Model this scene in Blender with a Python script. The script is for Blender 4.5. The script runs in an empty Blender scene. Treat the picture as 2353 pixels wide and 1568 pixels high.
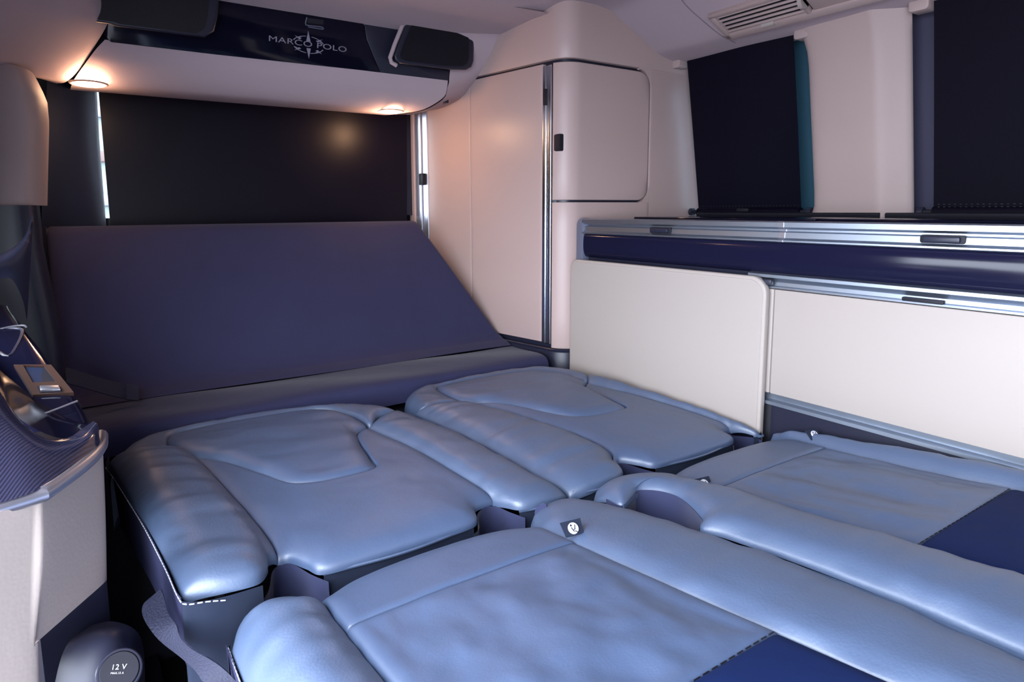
import bpy, bmesh, math, random
import numpy as np
from mathutils import Vector, Matrix, noise

random.seed(4)
SC = bpy.context.scene
COL = SC.collection
ZC = 0.95                      # eye height above the van floor; z below is written relative to the eye

# ------------------------------------------------------------------ camera
PP = np.array([1130., 667.])
VX, VY = np.array([3400., 468.]), np.array([157., 486.])
FPX = float(np.sqrt(-((VX - PP) @ (VY - PP))))
def _ray(p): return np.array([p[0] - PP[0], -(p[1] - PP[1]), FPX])
_ex = _ray(VX); _ex /= np.linalg.norm(_ex)
_ey = _ray(VY); _ey -= _ex * (_ex @ _ey); _ey /= np.linalg.norm(_ey)
_ez = np.cross(_ex, _ey)
if _ez[1] < 0: _ez = -_ez
MW = np.stack([_ex, _ey, _ez])
cam = bpy.data.objects.new('camera', bpy.data.cameras.new('camera')); COL.objects.link(cam)
cam.data.sensor_width = 36.0
cam.data.lens = FPX / 2353 * 36
cam.data.shift_x = (1176.5 - PP[0]) / 2353
cam.data.shift_y = -(784 - PP[1]) / 2353
cam.data.clip_start = 0.02
cam.matrix_world = Matrix([[MW[i][0], MW[i][1], -MW[i][2], (0, 0, ZC)[i]] for i in range(3)] + [[0, 0, 0, 1]])
SC.camera = cam

# ------------------------------------------------------------------ world, light, exposure
SC.view_settings.view_transform = 'Standard'
SC.view_settings.look = 'None'
SC.view_settings.gamma = 1
SC.view_settings.use_curve_mapping = False
SC.view_settings.exposure = 0.6
world = bpy.data.worlds.new('sky'); SC.world = world; world.use_nodes = True
wn = world.node_tree
wn.nodes['Background'].inputs['Color'].default_value = (0.80, 0.875, 1.0, 1)
wn.nodes['Background'].inputs['Strength'].default_value = 13.0
SC.cycles.max_bounces = 8
SC.cycles.diffuse_bounces = 5
SC.cycles.sample_clamp_indirect = 6
SC.cycles.use_denoising = True

def area(name, loc, rot, size, power, col, portal=False):
    l = bpy.data.lights.new(name, 'AREA'); l.shape = 'RECTANGLE'; l.size, l.size_y = size
    l.energy = power; l.color = col
    if portal: l.cycles.is_portal = True
    o = bpy.data.objects.new(name, l); COL.objects.link(o); o.location = loc; o.rotation_euler = rot
    return o
# sky portal of the open sliding door, and of the windscreen
area('door_portal', (-0.21, 0.125, 0.66), (0, -math.pi / 2, 0), (1.35, 2.05), 1, (1, 1, 1), True)

# ------------------------------------------------------------------ geometry helpers
def px(x, y, ax, c):                         # the point where the line of sight through (x, y) meets the plane axis = c
    d = MW @ _ray((x, y)); return d * (c / d[ax])
def pxs(pts, zf):                            # the same on a gently sloping surface z = zf(y): plan coordinates
    out = []
    for x, y in pts:
        z = -.45
        for _ in range(12):
            p = px(x, y, 2, z); z = zf(p[1])
        out.append((p[0], p[1]))
    return out
def catmull(P, n, closed=False):
    P = np.array(P, float)
    if len(P) == 2:
        t = np.linspace(0, 1, n)[:, None]; return P[0] * (1 - t) + P[1] * t
    Q = np.vstack([2 * P[0] - P[1], P, 2 * P[-1] - P[-2]])
    out = []
    for i in range(len(P) - 1):
        a, b, c, d = Q[i:i + 4]
        for t in np.linspace(0, 1, 14, endpoint=False):
            out.append(.5 * (2 * b + (c - a) * t + (2 * a - 5 * b + 4 * c - d) * t * t + (3 * b - a - 3 * c + d) * t ** 3))
    out.append(P[-1]); out = np.array(out)
    s = np.r_[0, np.cumsum(np.linalg.norm(np.diff(out, axis=0), axis=1))]
    return out, s
def resample(P, tt):
    P = np.array(P, float)
    if len(P) == 2:
        t = np.asarray(tt)[:, None]; return P[0] * (1 - t) + P[1] * t
    out, s = catmull(P, 0)
    s = s / s[-1]
    return np.stack([np.interp(tt, s, out[:, k]) for k in range(P.shape[1])], 1)

def root_of(o):
    while o.parent: o = o.parent
    return o
def link(name, me, mat, parent=None, kind=None, sharp=35):
    o = bpy.data.objects.new(name, me); COL.objects.link(o)
    if parent is not None:
        o.parent = parent
        off = -np.array(root_of(parent).location)
    else:
        co = np.array([v.co[:] for v in me.vertices])
        base = np.array([(co[:, 0].min() + co[:, 0].max()) / 2, (co[:, 1].min() + co[:, 1].max()) / 2, co[:, 2].min()])
        off = -base; o.location = base
    me.transform(Matrix.Translation(Vector(off)))
    if mat is not None: me.materials.append(mat)
    if len(me.polygons):
        me.polygons.foreach_set('use_smooth', [True] * len(me.polygons))
        me.set_sharp_from_angle(angle=math.radians(sharp))
    if kind: o['kind'] = kind
    return o
def mesh(name, verts, faces, mat, parent=None, kind=None, sharp=35, recalc=True):
    me = bpy.data.meshes.new(name)
    me.from_pydata([(v[0], v[1], v[2] + ZC) for v in verts], [], faces)
    me.validate()
    if recalc:
        bm = bmesh.new(); bm.from_mesh(me)
        bmesh.ops.recalc_face_normals(bm, faces=bm.faces); bm.to_mesh(me); bm.free()
    return link(name, me, mat, parent, kind, sharp)
def thing(name, label, cat, loc, group=None):
    o = bpy.data.objects.new(name, None); COL.objects.link(o); o.empty_display_size = .05
    o.location = (loc[0], loc[1], loc[2] + ZC)
    o['label'] = label; o['category'] = cat
    if group: o['group'] = group
    return o
def tag(o, label, cat, group=None):
    o['label'] = label; o['category'] = cat
    if group: o['group'] = group
    return o

class MB:                                     # gathers boxes, tubes ... into one mesh
    def __init__(s): s.v = []; s.f = []
    def add(s, v, f):
        n = len(s.v); s.v += [tuple(map(float, p)) for p in v]; s.f += [[i + n for i in q] for q in f]; return s
    def bm(s, b):
        b.verts.ensure_lookup_table(); b.verts.index_update()
        s.add([v.co[:] for v in b.verts], [[v.index for v in f.verts] for f in b.faces]); b.free(); return s
    def box(s, lo, hi, bev=0, seg=2, M=None):
        b = bmesh.new(); bmesh.ops.create_cube(b, size=1)
        for v in b.verts: v.co = Vector([lo[k] + (v.co[k] + .5) * (hi[k] - lo[k]) for k in range(3)])
        if bev: bmesh.ops.bevel(b, geom=b.edges[:], offset=bev, segments=seg, profile=.5, affect='EDGES')
        if M is not None: bmesh.ops.transform(b, matrix=M, verts=b.verts)
        return s.bm(b)
    def prism(s, outline, axes, lo, hi, bev=0, seg=2):   # outline in two axes, thickness along the third
        a, b_ = axes; c = 3 - a - b_
        b = bmesh.new(); vs = []
        for q in outline:
            p = [0, 0, 0]; p[a], p[b_], p[c] = q[0], q[1], lo; vs.append(b.verts.new(p))
        f = b.faces.new(vs)
        r = bmesh.ops.extrude_face_region(b, geom=[f])
        for v in r['geom']:
            if isinstance(v, bmesh.types.BMVert): v.co[c] = hi
        bmesh.ops.recalc_face_normals(b, faces=b.faces)
        if bev:
            es = [e for e in b.edges if len(e.link_faces) == 2 and any(len(g.verts) > 4 or len(outline) == 4 for g in e.link_faces)
                  and e.calc_face_angle(0) > .6 and abs(e.verts[0].co[c] - e.verts[1].co[c]) < 1e-6]
            bmesh.ops.bevel(b, geom=es, offset=bev, segments=seg, profile=.5, affect='EDGES')
        return s.bm(b)
    def tube(s, path, r, n=10, cap=True):
        P = [Vector(p) for p in path]; rs = r if isinstance(r, (list, tuple)) else [r] * len(P)
        v = []; f = []; up = None
        for i, p in enumerate(P):
            d = (P[min(i + 1, len(P) - 1)] - P[max(i - 1, 0)]).normalized()
            if up is None: up = d.orthogonal().normalized()
            up = (up - d * up.dot(d)).normalized(); w = d.cross(up)
            for k in range(n):
                a = 2 * math.pi * k / n; v.append(p + (up * math.cos(a) + w * math.sin(a)) * rs[i])
        for i in range(len(P) - 1):
            for k in range(n): f.append([i * n + k, i * n + (k + 1) % n, (i + 1) * n + (k + 1) % n, (i + 1) * n + k])
        if cap: f.append(list(range(n))[::-1]); f.append([(len(P) - 1) * n + k for k in range(n)])
        return s.add(v, f)
    def disc(s, c, nrm, r0, r1, h, n=28, ry=1.0):     # short cylinder / ring
        nrm = Vector(nrm).normalized(); u = Vector((1, 0, 0)); u = (u - nrm * u.dot(nrm)).normalized(); w = nrm.cross(u); c = Vector(c)
        v = []; f = []
        prof = [(r0, 0), (r0, h * .6), (r0 - (r0 - r1) * .4, h), (r1, h)] if r1 > 0 else [(r0, 0), (r0, h * .6), (r0 * .93, h)]
        for R, z in prof:
            for k in range(n):
                a = 2 * math.pi * k / n; v.append(c + (u * math.cos(a) + w * math.sin(a) * ry) * R + nrm * z)
        for i in range(len(prof) - 1):
            for k in range(n): f.append([i * n + k, i * n + (k + 1) % n, (i + 1) * n + (k + 1) % n, (i + 1) * n + k])
        if r1 <= 0: f.append([(len(prof) - 1) * n + k for k in range(n)])
        return s.add(v, f)
    def grid(s, P):                            # P[i][j] points
        P = np.array(P); a, b = P.shape[:2]
        return s.add(P.reshape(-1, 3), [[i * b + j, (i + 1) * b + j, (i + 1) * b + j + 1, i * b + j + 1] for i in range(a - 1) for j in range(b - 1)])
    def ribbon(s, path, side, w, t=.0015):     # flat strap: path points, side vectors
        P = [Vector(p) for p in path]; S = [Vector(q).normalized() * w / 2 for q in side]
        g = []
        for i, p in enumerate(P):
            d = (P[min(i + 1, len(P) - 1)] - P[max(i - 1, 0)]); nn = d.cross(S[i]).normalized() * t
            g.append([p - S[i] - nn, p - S[i] + nn, p + S[i] + nn, p + S[i] - nn, p - S[i] - nn])
        s.grid(g)
        return s
    def build(s, name, mat, parent=None, kind=None, sharp=35):
        return mesh(name, s.v, s.f, mat, parent, kind, sharp)

def rrect(x0, y0, x1, y1, r, n=8):             # rounded rectangle; r = radius or four (bl, br, tr, tl)
    r = r if isinstance(r, (list, tuple)) else [r] * 4
    out = []
    for (cx, cy, a0, q) in ((x0 + r[0], y0 + r[0], math.pi, r[0]), (x1 - r[1], y0 + r[1], 1.5 * math.pi, r[1]),
                            (x1 - r[2], y1 - r[2], 0, r[2]), (x0 + r[3], y1 - r[3], .5 * math.pi, r[3])):
        if q < 1e-5: out.append((cx, cy)); continue
        for k in range(n + 1):
            a = a0 + .5 * math.pi * k / n; out.append((cx + q * math.cos(a), cy + q * math.sin(a)))
    return out
def sheet(curves, nu, nv):                     # loft a smooth sheet through matching 3D rows
    rows = [resample(c, np.linspace(0, 1, nu)) for c in curves]
    cols = []
    for j in range(nu):
        cols.append(resample([r[j] for r in rows], np.linspace(0, 1, nv)))
    return np.array(cols)

# ------------------------------------------------------------------ materials
def mat(name, col, rough=.5, metal=0, spec=.5, bump=None, coat=0, coatr=.05, emit=None, var=0, aniso=0, sheen=0, stripes=None):
    m = bpy.data.materials.new(name); m.use_nodes = True; t = m.node_tree; b = t.nodes['Principled BSDF']
    b.inputs['Base Color'].default_value = (*col, 1); b.inputs['Roughness'].default_value = rough
    b.inputs['Metallic'].default_value = metal; b.inputs['Specular IOR Level'].default_value = spec
    b.inputs['Coat Weight'].default_value = coat; b.inputs['Coat Roughness'].default_value = coatr
    if sheen: b.inputs['Sheen Weight'].default_value = sheen; b.inputs['Sheen Roughness'].default_value = .4
    if emit: b.inputs['Emission Color'].default_value = (*emit[0], 1); b.inputs['Emission Strength'].default_value = emit[1]
    tc = t.nodes.new('ShaderNodeTexCoord')
    if var:
        n = t.nodes.new('ShaderNodeTexNoise'); n.inputs['Scale'].default_value = 9; n.inputs['Detail'].default_value = 4
        r = t.nodes.new('ShaderNodeMapRange'); r.inputs['To Min'].default_value = 1 - var; r.inputs['To Max'].default_value = 1 + var
        x = t.nodes.new('ShaderNodeMix'); x.data_type = 'RGBA'; x.blend_type = 'MULTIPLY'; x.inputs['Factor'].default_value = 1
        x.inputs['A'].default_value = (*col, 1)
        t.links.new(tc.outputs['Object'], n.inputs['Vector']); t.links.new(n.outputs['Fac'], r.inputs['Value'])
        t.links.new(r.outputs['Result'], x.inputs['B']); t.links.new(x.outputs['Result'], b.inputs['Base Color'])
    if bump:                                   # list of (kind, scale, strength, distance[, stretch])
        prev = None
        for q in bump:
            kind, sc, st, di = q[:4]
            mp = t.nodes.new('ShaderNodeMapping'); mp.inputs['Scale'].default_value = q[4] if len(q) > 4 else (1, 1, 1)
            t.links.new(tc.outputs['Object'], mp.inputs['Vector'])
            if kind == 'voronoi':
                n = t.nodes.new('ShaderNodeTexVoronoi'); n.feature = 'SMOOTH_F1'; n.inputs['Smoothness'].default_value = .6; o = 'Distance'
            elif kind == 'wave':
                n = t.nodes.new('ShaderNodeTexWave'); n.inputs['Distortion'].default_value = 0; o = 'Fac'
            else:
                n = t.nodes.new('ShaderNodeTexNoise'); n.inputs['Detail'].default_value = 5; o = 'Fac'
            n.inputs['Scale'].default_value = sc
            t.links.new(mp.outputs['Vector'], n.inputs['Vector'])
            bp = t.nodes.new('ShaderNodeBump'); bp.inputs['Strength'].default_value = st; bp.inputs['Distance'].default_value = di
            t.links.new(n.outputs[o], bp.inputs['Height'])
            if prev: t.links.new(prev.outputs['Normal'], bp.inputs['Normal'])
            prev = bp
        t.links.new(prev.outputs['Normal'], b.inputs['Normal'])
    if stripes:
        sc, c2, vec = stripes
        mp = t.nodes.new('ShaderNodeMapping'); mp.inputs['Rotation'].default_value = vec
        w = t.nodes.new('ShaderNodeTexWave'); w.inputs['Scale'].default_value = sc
        x = t.nodes.new('ShaderNodeMix'); x.data_type = 'RGBA'; x.inputs['A'].default_value = (*col, 1); x.inputs['B'].default_value = (*c2, 1)
        t.links.new(tc.outputs['Object'], mp.inputs['Vector']); t.links.new(mp.outputs['Vector'], w.inputs['Vector'])
        t.links.new(w.outputs['Fac'], x.inputs['Factor']); t.links.new(x.outputs['Result'], b.inputs['Base Color'])
    return m

LEATHER = mat('navy_leather', (.053, .083, .152), .50, spec=1.0, coat=.22, coatr=.36, var=.08,
              bump=[('noise', 26, .12, .006), ('voronoi', 330, .16, .0009), ('noise', 700, .12, .0005)])
LEATHER_P = mat('navy_leather_smooth', (.048, .078, .152), .52, spec=1.0, coat=.18, coatr=.40, var=.10,
                bump=[('noise', 18, .25, .006), ('voronoi', 420, .10, .0007), ('noise', 800, .12, .0004)])
LEATHER_D = mat('deep_navy_leather', (.004, .012, .058), .75, spec=.12, var=.08, bump=[('noise', 14, .2, .006), ('noise', 700, .12, .0005)])  # darker copy of the leather, the near panel's shade put into its colour
FELT = mat('blue_grey_felt', (.030, .034, .075), .95, spec=.1, sheen=.15, bump=[('noise', 600, .4, .0008)])
FELT_D = mat('dark_side_felt', (.026, .028, .066), .95, spec=.1, bump=[('noise', 600, .4, .0008)])
WOVEN = mat('woven_dark_fabric', (.011, .017, .036), .8, spec=.25, bump=[('wave', 900, .4, .0004, (1, 1, .4)), ('noise', 700, .3, .0005)])
BOARD = mat('black_board_cloth', (.021, .0215, .060), .8, spec=.25, sheen=.12, var=.12, bump=[('noise', 500, .3, .0008), ('noise', 6, .25, .012)])
WEB = mat('belt_webbing', (.013, .015, .034), .7, spec=.35, bump=[('voronoi', 420, .7, .001)])
THREAD = mat('pale_thread', (.42, .44, .50), .8); THREAD_D = mat('grey_thread', (.10, .10, .13), .8)
BEIGE = mat('beige_laminate', (.43, .322, .302), .38, spec=.35, bump=[('noise', 500, .03, .0003)])
BEIGE_L = mat('pale_laminate', (.345, .302, .278), .45, spec=.3, bump=[('noise', 420, .04, .0004, (.15, 1, 1))])
VINYL = mat('cream_vinyl', (.36, .275, .26), .55, spec=.35, bump=[('voronoi', 260, .12, .0008)])
CON_VINYL = mat('console_vinyl', (.47, .40, .36), .5, spec=.4, bump=[('voronoi', 230, .16, .0009)])
SEAM = mat('liner_seam', (.20, .155, .17), .9)
LINER = mat('roof_liner_cloth', (.40, .325, .35), .95, spec=.1, bump=[('noise', 600, .2, .0006)])
ALU = mat('brushed_aluminium', (.38, .425, .50), .40, metal=1, bump=[('noise', 300, .03, .0003, (1, .03, 1))])
ALUV = mat('brushed_aluminium_upright', (.70, .74, .80), .22, metal=1)
GLOSS = mat('black_gloss', (.004, .004, .012), .09, spec=.22)
FASCIA = mat('midnight_gloss', (.007, .007, .022), .12, spec=.25)
SATIN = mat('dark_satin_plastic', (.014, .015, .030), .38, spec=.4)
MATTE = mat('matt_black_plastic', (.008, .008, .014), .6, spec=.3, bump=[('noise', 500, .1, .0004)])
BLIND = mat('blackout_blind_cloth', (.002, .0017, .007), .6, spec=.10, bump=[('noise', 700, .2, .0004)])
BLIND_W = mat('rear_blind_cloth', (.003, .002, .008), .36, spec=.20, bump=[('wave', 140, .5, .0012, (0, 0, 1)), ('noise', 500, .15, .0004)])
BLIND_R = mat('ribbed_blind_cloth', (.002, .0015, .006), .7, spec=.10, bump=[('wave', 110, .4, .0006, (.0, 1, 0))])
MESHM = mat('speaker_mesh', (.004, .004, .008), .5, spec=.3, bump=[('voronoi', 800, .5, .0005)])
GREYT = mat('grey_trim', (.10, .11, .16), .45)
BLUETRIM = mat('dark_blue_trim', (.005, .011, .035), .6, spec=.3)
REVEAL = mat('dark_reveal', (.030, .028, .060), .6)
TEAL = mat('window_reveal_paint', (.02, .07, .105), .5)  # daylight on the reveal put into its colour as teal
CARPET = mat('black_carpet', (.010, .009, .010), 1, spec=.1, bump=[('noise', 400, .6, .002)])
BRONZE = mat('bronze_plate', (.045, .021, .016), .5, metal=.3)
SATMET = mat('satin_metal_trim', (.46, .46, .52), .33, metal=.9)
CARBON = mat('ribbed_gloss_trim', (.008, .008, .02), .12, spec=.5, coat=.4, stripes=(120, (.030, .030, .06), (0, 0, .5)))
LOGO = mat('silver_print', (.22, .21, .27), .5)
PRINT = mat('white_print', (.55, .55, .62), .6)
LAMP = mat('warm_lamp_lens', (1, .8, .6), .4, emit=((1, .62, .36), 26))
GLASS = mat('tinted_glass', (.05, .08, .10), .03); GLASS.node_tree.nodes['Principled BSDF'].inputs['Transmission Weight'].default_value = .9
CLEAR = mat('clear_glass', (.92, .95, .95), .02); CLEAR.node_tree.nodes['Principled BSDF'].inputs['Transmission Weight'].default_value = 1
FACADE = mat('pale_facade', (.10, .125, .12), .8); FACADE_W = mat('facade_window', (.02, .03, .04), .2); PAVING = mat('grey_paving', (.30, .28, .30), .9, var=.1)
FACADE_B = mat('facade_band', (.075, .05, .045), .8)

# ------------------------------------------------------------------ setting: floor, ceiling, walls
MB().box((-.16, -2.4, -1.0), (1.75, 2.2, -.95)).build('floor', CARPET, kind='structure')
MB().box((-14, -10, -1.45), (14, 16, -1.35)).build('ground', PAVING, kind='structure')

def wallx(z): return 1.70 - .18 * (z + .02)    # the side wall leans inward with height
def ceil_z(x, y):
    base = .575 if y < 1.25 else float(np.interp(y, [1.25, 1.42, 1.52, 1.66, 1.75], [.575, .562, .535, .517, .50]))
    d = float(np.interp(x, [-.3, 1.1, 1.27, 1.33, 1.40, 1.52, 1.60, 1.64, 1.72], [0, 0, .002, .012, .050, .112, .128, .13, .13]))
    k = np.interp(x, [1.25, 1.5], [1, 0])
    return (.572 - d) * (1 - k) + (base - d) * k
xs = np.r_[np.linspace(-.16, 1.1, 10), np.linspace(1.13, 1.66, 34)]
ys = np.r_[np.linspace(-2.4, .5, 12), np.linspace(.6, 1.75, 36)]
top = [[(x, y, ceil_z(x, y)) for y in ys] for x in xs]
mb = MB().grid(top)
mb.grid([[(x, y, .66) for y in (-2.4, 1.75)] for x in (-.16, 1.66)])
for xx in (-.16, 1.66): mb.grid([[(xx, y, ceil_z(xx, y)), (xx, y, .66)] for y in ys])
ceiling = mb.build('ceiling', LINER, kind='structure', sharp=60)
MB().box((-.4, -2.5, .67), (1.9, 2.3, .70)).build('roof', GREYT, kind='structure')

# seam in the liner, a thin recessed-looking cord
seam = [px(x, y, 0, X) for x, y, X in ((1560, -14, 1.36), (1575, 6, 1.39), (1600, 36, 1.43), (1640, 78, 1.49), (1668, 98, 1.53), (1690, 112, 1.57))]
sp = resample(seam, np.linspace(0, 1, 24)); sp = [(p[0], p[1], ceil_z(p[0], p[1]) + .0005) for p in sp]
o = MB().tube(sp, .0022, 6).build('seam', SEAM, ceiling)

# right side wall: lower panel, window frames and panes behind the blinds
mb = MB()
mb.grid([[(wallx(z) + .06, y, z) for z in (-.95, -.03)] for y in (-2.4, 2.2)])
mb.grid([[(wallx(z) + .10, y, z) for z in (-.95, -.03)] for y in (-2.4, 2.2)])
mb.build('wall_right', VINYL, kind='structure')
MB().grid([[(wallx(z) + .06, y, z) for z in (.40, .68)] for y in (-2.4, 2.2)]).build('trim_1', GREYT, kind='structure')
MB().grid([[(wallx(z) + .07, y, z) for z in (-.95, .68)] for y in (1.40, 2.2)]).build('wall_rear_corner', GREYT, kind='structure')
def window(n, y0, y1, m):
    fr = MB()
    z0, z1 = -.045, .46
    # reveal: a four sided frame set back from the blind
    for (ya, yb) in ((y0, y0 + .13), (y1 - (.05 if n == 1 else .16), y1)):
        fr.grid([[(wallx(z) + .055, y, z) for z in np.linspace(z0, z1, 8)] for y in (ya, yb)])
    fr.grid([[(wallx(z) + d, y0, z) for z in np.linspace(z0, z1, 8)] for d in (.0, .055)])
    fr.grid([[(wallx(z) + d, y1, z) for z in np.linspace(z0, z1, 8)] for d in (.0, .055)])
    w = fr.build(f'window_{n}', m, kind='structure')
    g = MB()
    for d in (.056, .061): g.grid([[(wallx(z) + d, y, z) for z in (z0, z1)] for y in (y0 + .02, y1 - .02)])
    g.build('pane', GLASS, w)
    return w
window(1, .962, 1.405, TEAL)
window(2, -.55, .80, REVEAL)
MB().grid([[(wallx(z) + .075, y, z) for z in (-.05, .68)] for y in (-2.4, -.54)]).build('wall_right_front', VINYL, kind='structure')
MB().grid([[(wallx(z) + .075, y, z) for z in (-.05, .68)] for y in (.73, .965)]).build('wall_right_middle', VINYL, kind='structure')

# cream pillar between the two blinds
rows = []
for z in np.linspace(-.035, .47, 14):
    f = max(0, (z - .36) / .10); b = max(0, (.02 - z) / .05)
    e = .985 + .024 * f ** 2 + .014 * b ** 2
    X = wallx(z)
    rows.append([(X + .05, e + .004, z), (X + .01, e, z), (X - .022, e - .010, z), (X - .034, e - .035, z), (X - .038, .88, z),
                 (X - .042, .815, z), (X - .040, .797 + .01 * f, z), (X - .020, .765, z), (X - .008, .746, z), (X - .001, .742, z), (X + .012, .748, z), (X + .05, .775, z)])
g = np.array([resample(r, np.linspace(0, 1, 40)) for r in rows])
MB().grid(g).build('trim_2', VINYL, kind='structure', sharp=50)

# rear wall: tailgate below the window, dark post, window pane, outside
rw = MB().box((-.16, 2.13, -.95), (1.75, 2.2, -.02)).build('wall_rear', SATIN, kind='structure')
rg = MB().box((.02, 2.155, -.02), (1.10, 2.16, .40)).build('window_3', CLEAR, kind='structure')
MB().box((-.16, 2.13, .36), (1.75, 2.2, .68)).build('trim_3', SATIN, kind='structure')
MB().box((.985, 2.10, -.02), (1.75, 2.2, .36)).build('trim_4', SATIN, kind='structure')
MB().box((-.2, 2.13, -.02), (.06, 2.2, .36)).build('trim_11', SATIN, kind='structure')
MB().box((-.20, .74, .04), (-.155, 1.16, .40)).build('trim_12', VINYL, kind='structure')  # unseen block at the door pillar, added to keep daylight off the liner
# dark post left of the sliver of daylight
r0 = [px(108, 180, 1, 1.97), px(104, 330, 1, 1.97), px(96, 480, 1, 1.97), px(96, 640, 1, 1.97)]
r1 = [px(165, 180, 1, 2.0), px(165, 330, 1, 2.0), px(168, 480, 1, 2.0), px(172, 640, 1, 2.0)]
r2 = [px(205, 180, 1, 2.045), px(212, 330, 1, 2.045), px(226, 480, 1, 2.045), px(240, 640, 1, 2.045)]
r3 = [px(221, 180, 1, 2.08), px(229, 330, 1, 2.08), px(241, 480, 1, 2.08), px(254, 640, 1, 2.08)]
r4 = [p + np.array([-.02, .08, 0]) for p in r3]
MB().grid(sheet([r0, r1, r2, r3, r4], 12, 24)).build('trim_5', BLUETRIM, kind='structure', sharp=60)  # the bluish daylight on this post is put into its base colour

# left side behind the sliding door
MB().box((-.20, 1.15, -.95), (-.155, 2.2, .66)).build('wall_left', SATIN, kind='structure')
MB().box((-.20, -.9, .39), (-.155, 1.16, .66)).build('trim_6', LINER, kind='structure')
MB().box((-.2, -.92, -.95), (1.75, -.90, .68)).build('wall_front', SATIN, kind='structure')  # unseen closing wall, added to cut the light from the front

# a facade across the yard, seen through the gap beside the rear blind
bld = thing('building', 'pale banded facade seen through the sliver beside the rear window blind', 'building', (.8, 7.2, -1.35))
MB().box((-3, 7.0, -1.35), (5, 7.4, 3.2)).build('wall', FACADE, bld)
for k, z in enumerate((-.75, -.35, .05, .45, .85, 1.25)):
    MB().box((-2.9, 6.95, z), (4.9, 7.01, z + .10), .01).build('band', FACADE_B if k % 2 else GREYT, bld)
for i in range(8):
    for z in (-.62, .62):
        MB().box((-2.6 + i, 6.97, z), (-2.2 + i, 7.02, z + .17), .01).build('window', FACADE_W, bld)

# ------------------------------------------------------------------ seats
def zf_back(y): return -.455 + .0205 * min(1, max(0, (y - .76) / .60))
def slope_xy(P):                               # plan points read on the level plane, carried along the line of sight onto the sloping one
    P = np.array(P, float); k = np.ones(len(P))
    for _ in range(8): k = np.array([zf_back(p[1] * q) / -.455 for p, q in zip(P, k)])
    return P * k[:, None]
def zf_seat(y): return -.455 + .125 * max(0, min(.74 - y, .75))

def dist_poly(X, Y, C):
    d = np.full(X.shape, 9.)
    for (ax, ay), (bx, by) in zip(C[:-1], C[1:]):
        vx, vy = bx - ax, by - ay; L = vx * vx + vy * vy + 1e-12
        t = np.clip(((X - ax) * vx + (Y - ay) * vy) / L, 0, 1)
        d = np.minimum(d, np.hypot(X - ax - t * vx, Y - ay - t * vy))
    return d
def pillow(name, material, parent, zf, left, right, front=(), back=(), rl=.02, rr=.02, rf=.02, rb=.02, hl=.014, hr=.014, hf=.014, hb=.014,
           crown=.0, crownv=.0, skirt=.10, lift=0., nu=44, nv=56, wr=0., wdir=(1, 1), seed=0, extra=None):
    """upholstered piece: plan outline left/right (front to back) and front/back (left to right), rounded over at its edges"""
    c = lambda n: (lambda t: .6 * (1 - np.cos(np.pi * t)) / 2 + .4 * t)(np.linspace(0, 1, n))
    u, v = c(nu), c(nv)
    front = [left[0], *front, right[0]]; back = [left[-1], *back, right[-1]]
    L, R, F, B = resample(left, v), resample(right, v), resample(front, u), resample(back, u)
    if zf is zf_back: L, R, F, B = slope_xy(L), slope_xy(R), slope_xy(F), slope_xy(B)
    U, Vv = np.meshgrid(u, v, indexing='ij')
    P = np.zeros((nu, nv, 2))
    for k in range(2):
        P[..., k] = (1 - U) * L[None, :, k] + U * R[None, :, k] + (1 - Vv) * F[:, None, k] + Vv * B[:, None, k] - (
            (1 - U) * (1 - Vv) * L[0, k] + U * (1 - Vv) * R[0, k] + (1 - U) * Vv * L[-1, k] + U * Vv * R[-1, k])
    X, Y = P[..., 0], P[..., 1]
    Z = np.vectorize(zf)(Y) + lift + crown * (1 - (2 * U - 1) ** 2) + crownv * (1 - (2 * Vv - 1) ** 2)
    tot = np.zeros_like(X)
    for C, r, h in ((L, rl, hl), (R, rr, hr), (F, rf, hf), (B, rb, hb)):
        if h == 0: continue
        q = np.clip(1 - dist_poly(X, Y, C) / r, 0, 1)
        tot = np.sqrt(tot ** 2 + (h * (1 - np.sqrt(np.clip(1 - q * q, 0, 1)))) ** 2)
    Z = Z - tot
    if wr:
        for i in range(nu):
            for j in range(nv):
                w = noise.fractal(Vector((X[i, j] * wdir[0], Y[i, j] * wdir[1], seed)), 1.0, 2.1, 3)
                e = min(1, min(U[i, j], 1 - U[i, j], Vv[i, j], 1 - Vv[i, j]) * 12)
                Z[i, j] += wr * w * e
    if extra is not None: Z = Z + extra(X, Y)
    verts = np.stack([X, Y, Z], -1).reshape(-1, 3).tolist()
    faces = [[i * nv + j, (i + 1) * nv + j, (i + 1) * nv + j + 1, i * nv + j + 1] for i in range(nu - 1) for j in range(nv - 1)]
    loop = [i * nv for i in range(nu)] + [(nu - 1) * nv + j for j in range(1, nv)] + [i * nv + nv - 1 for i in range(nu - 2, -1, -1)] + [j for j in range(nv - 2, 0, -1)]
    cx, cy = X.mean(), Y.mean(); n0 = len(verts)
    for q in loop:
        p = verts[q]; verts.append([p[0], p[1], p[2] - skirt])
    m = len(loop)
    faces += [[loop[k], loop[(k + 1) % m], n0 + (k + 1) % m, n0 + k] for k in range(m)]
    faces.append([n0 + k for k in range(m)])
    return mesh(name, verts, faces, material, parent, sharp=70)

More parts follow.
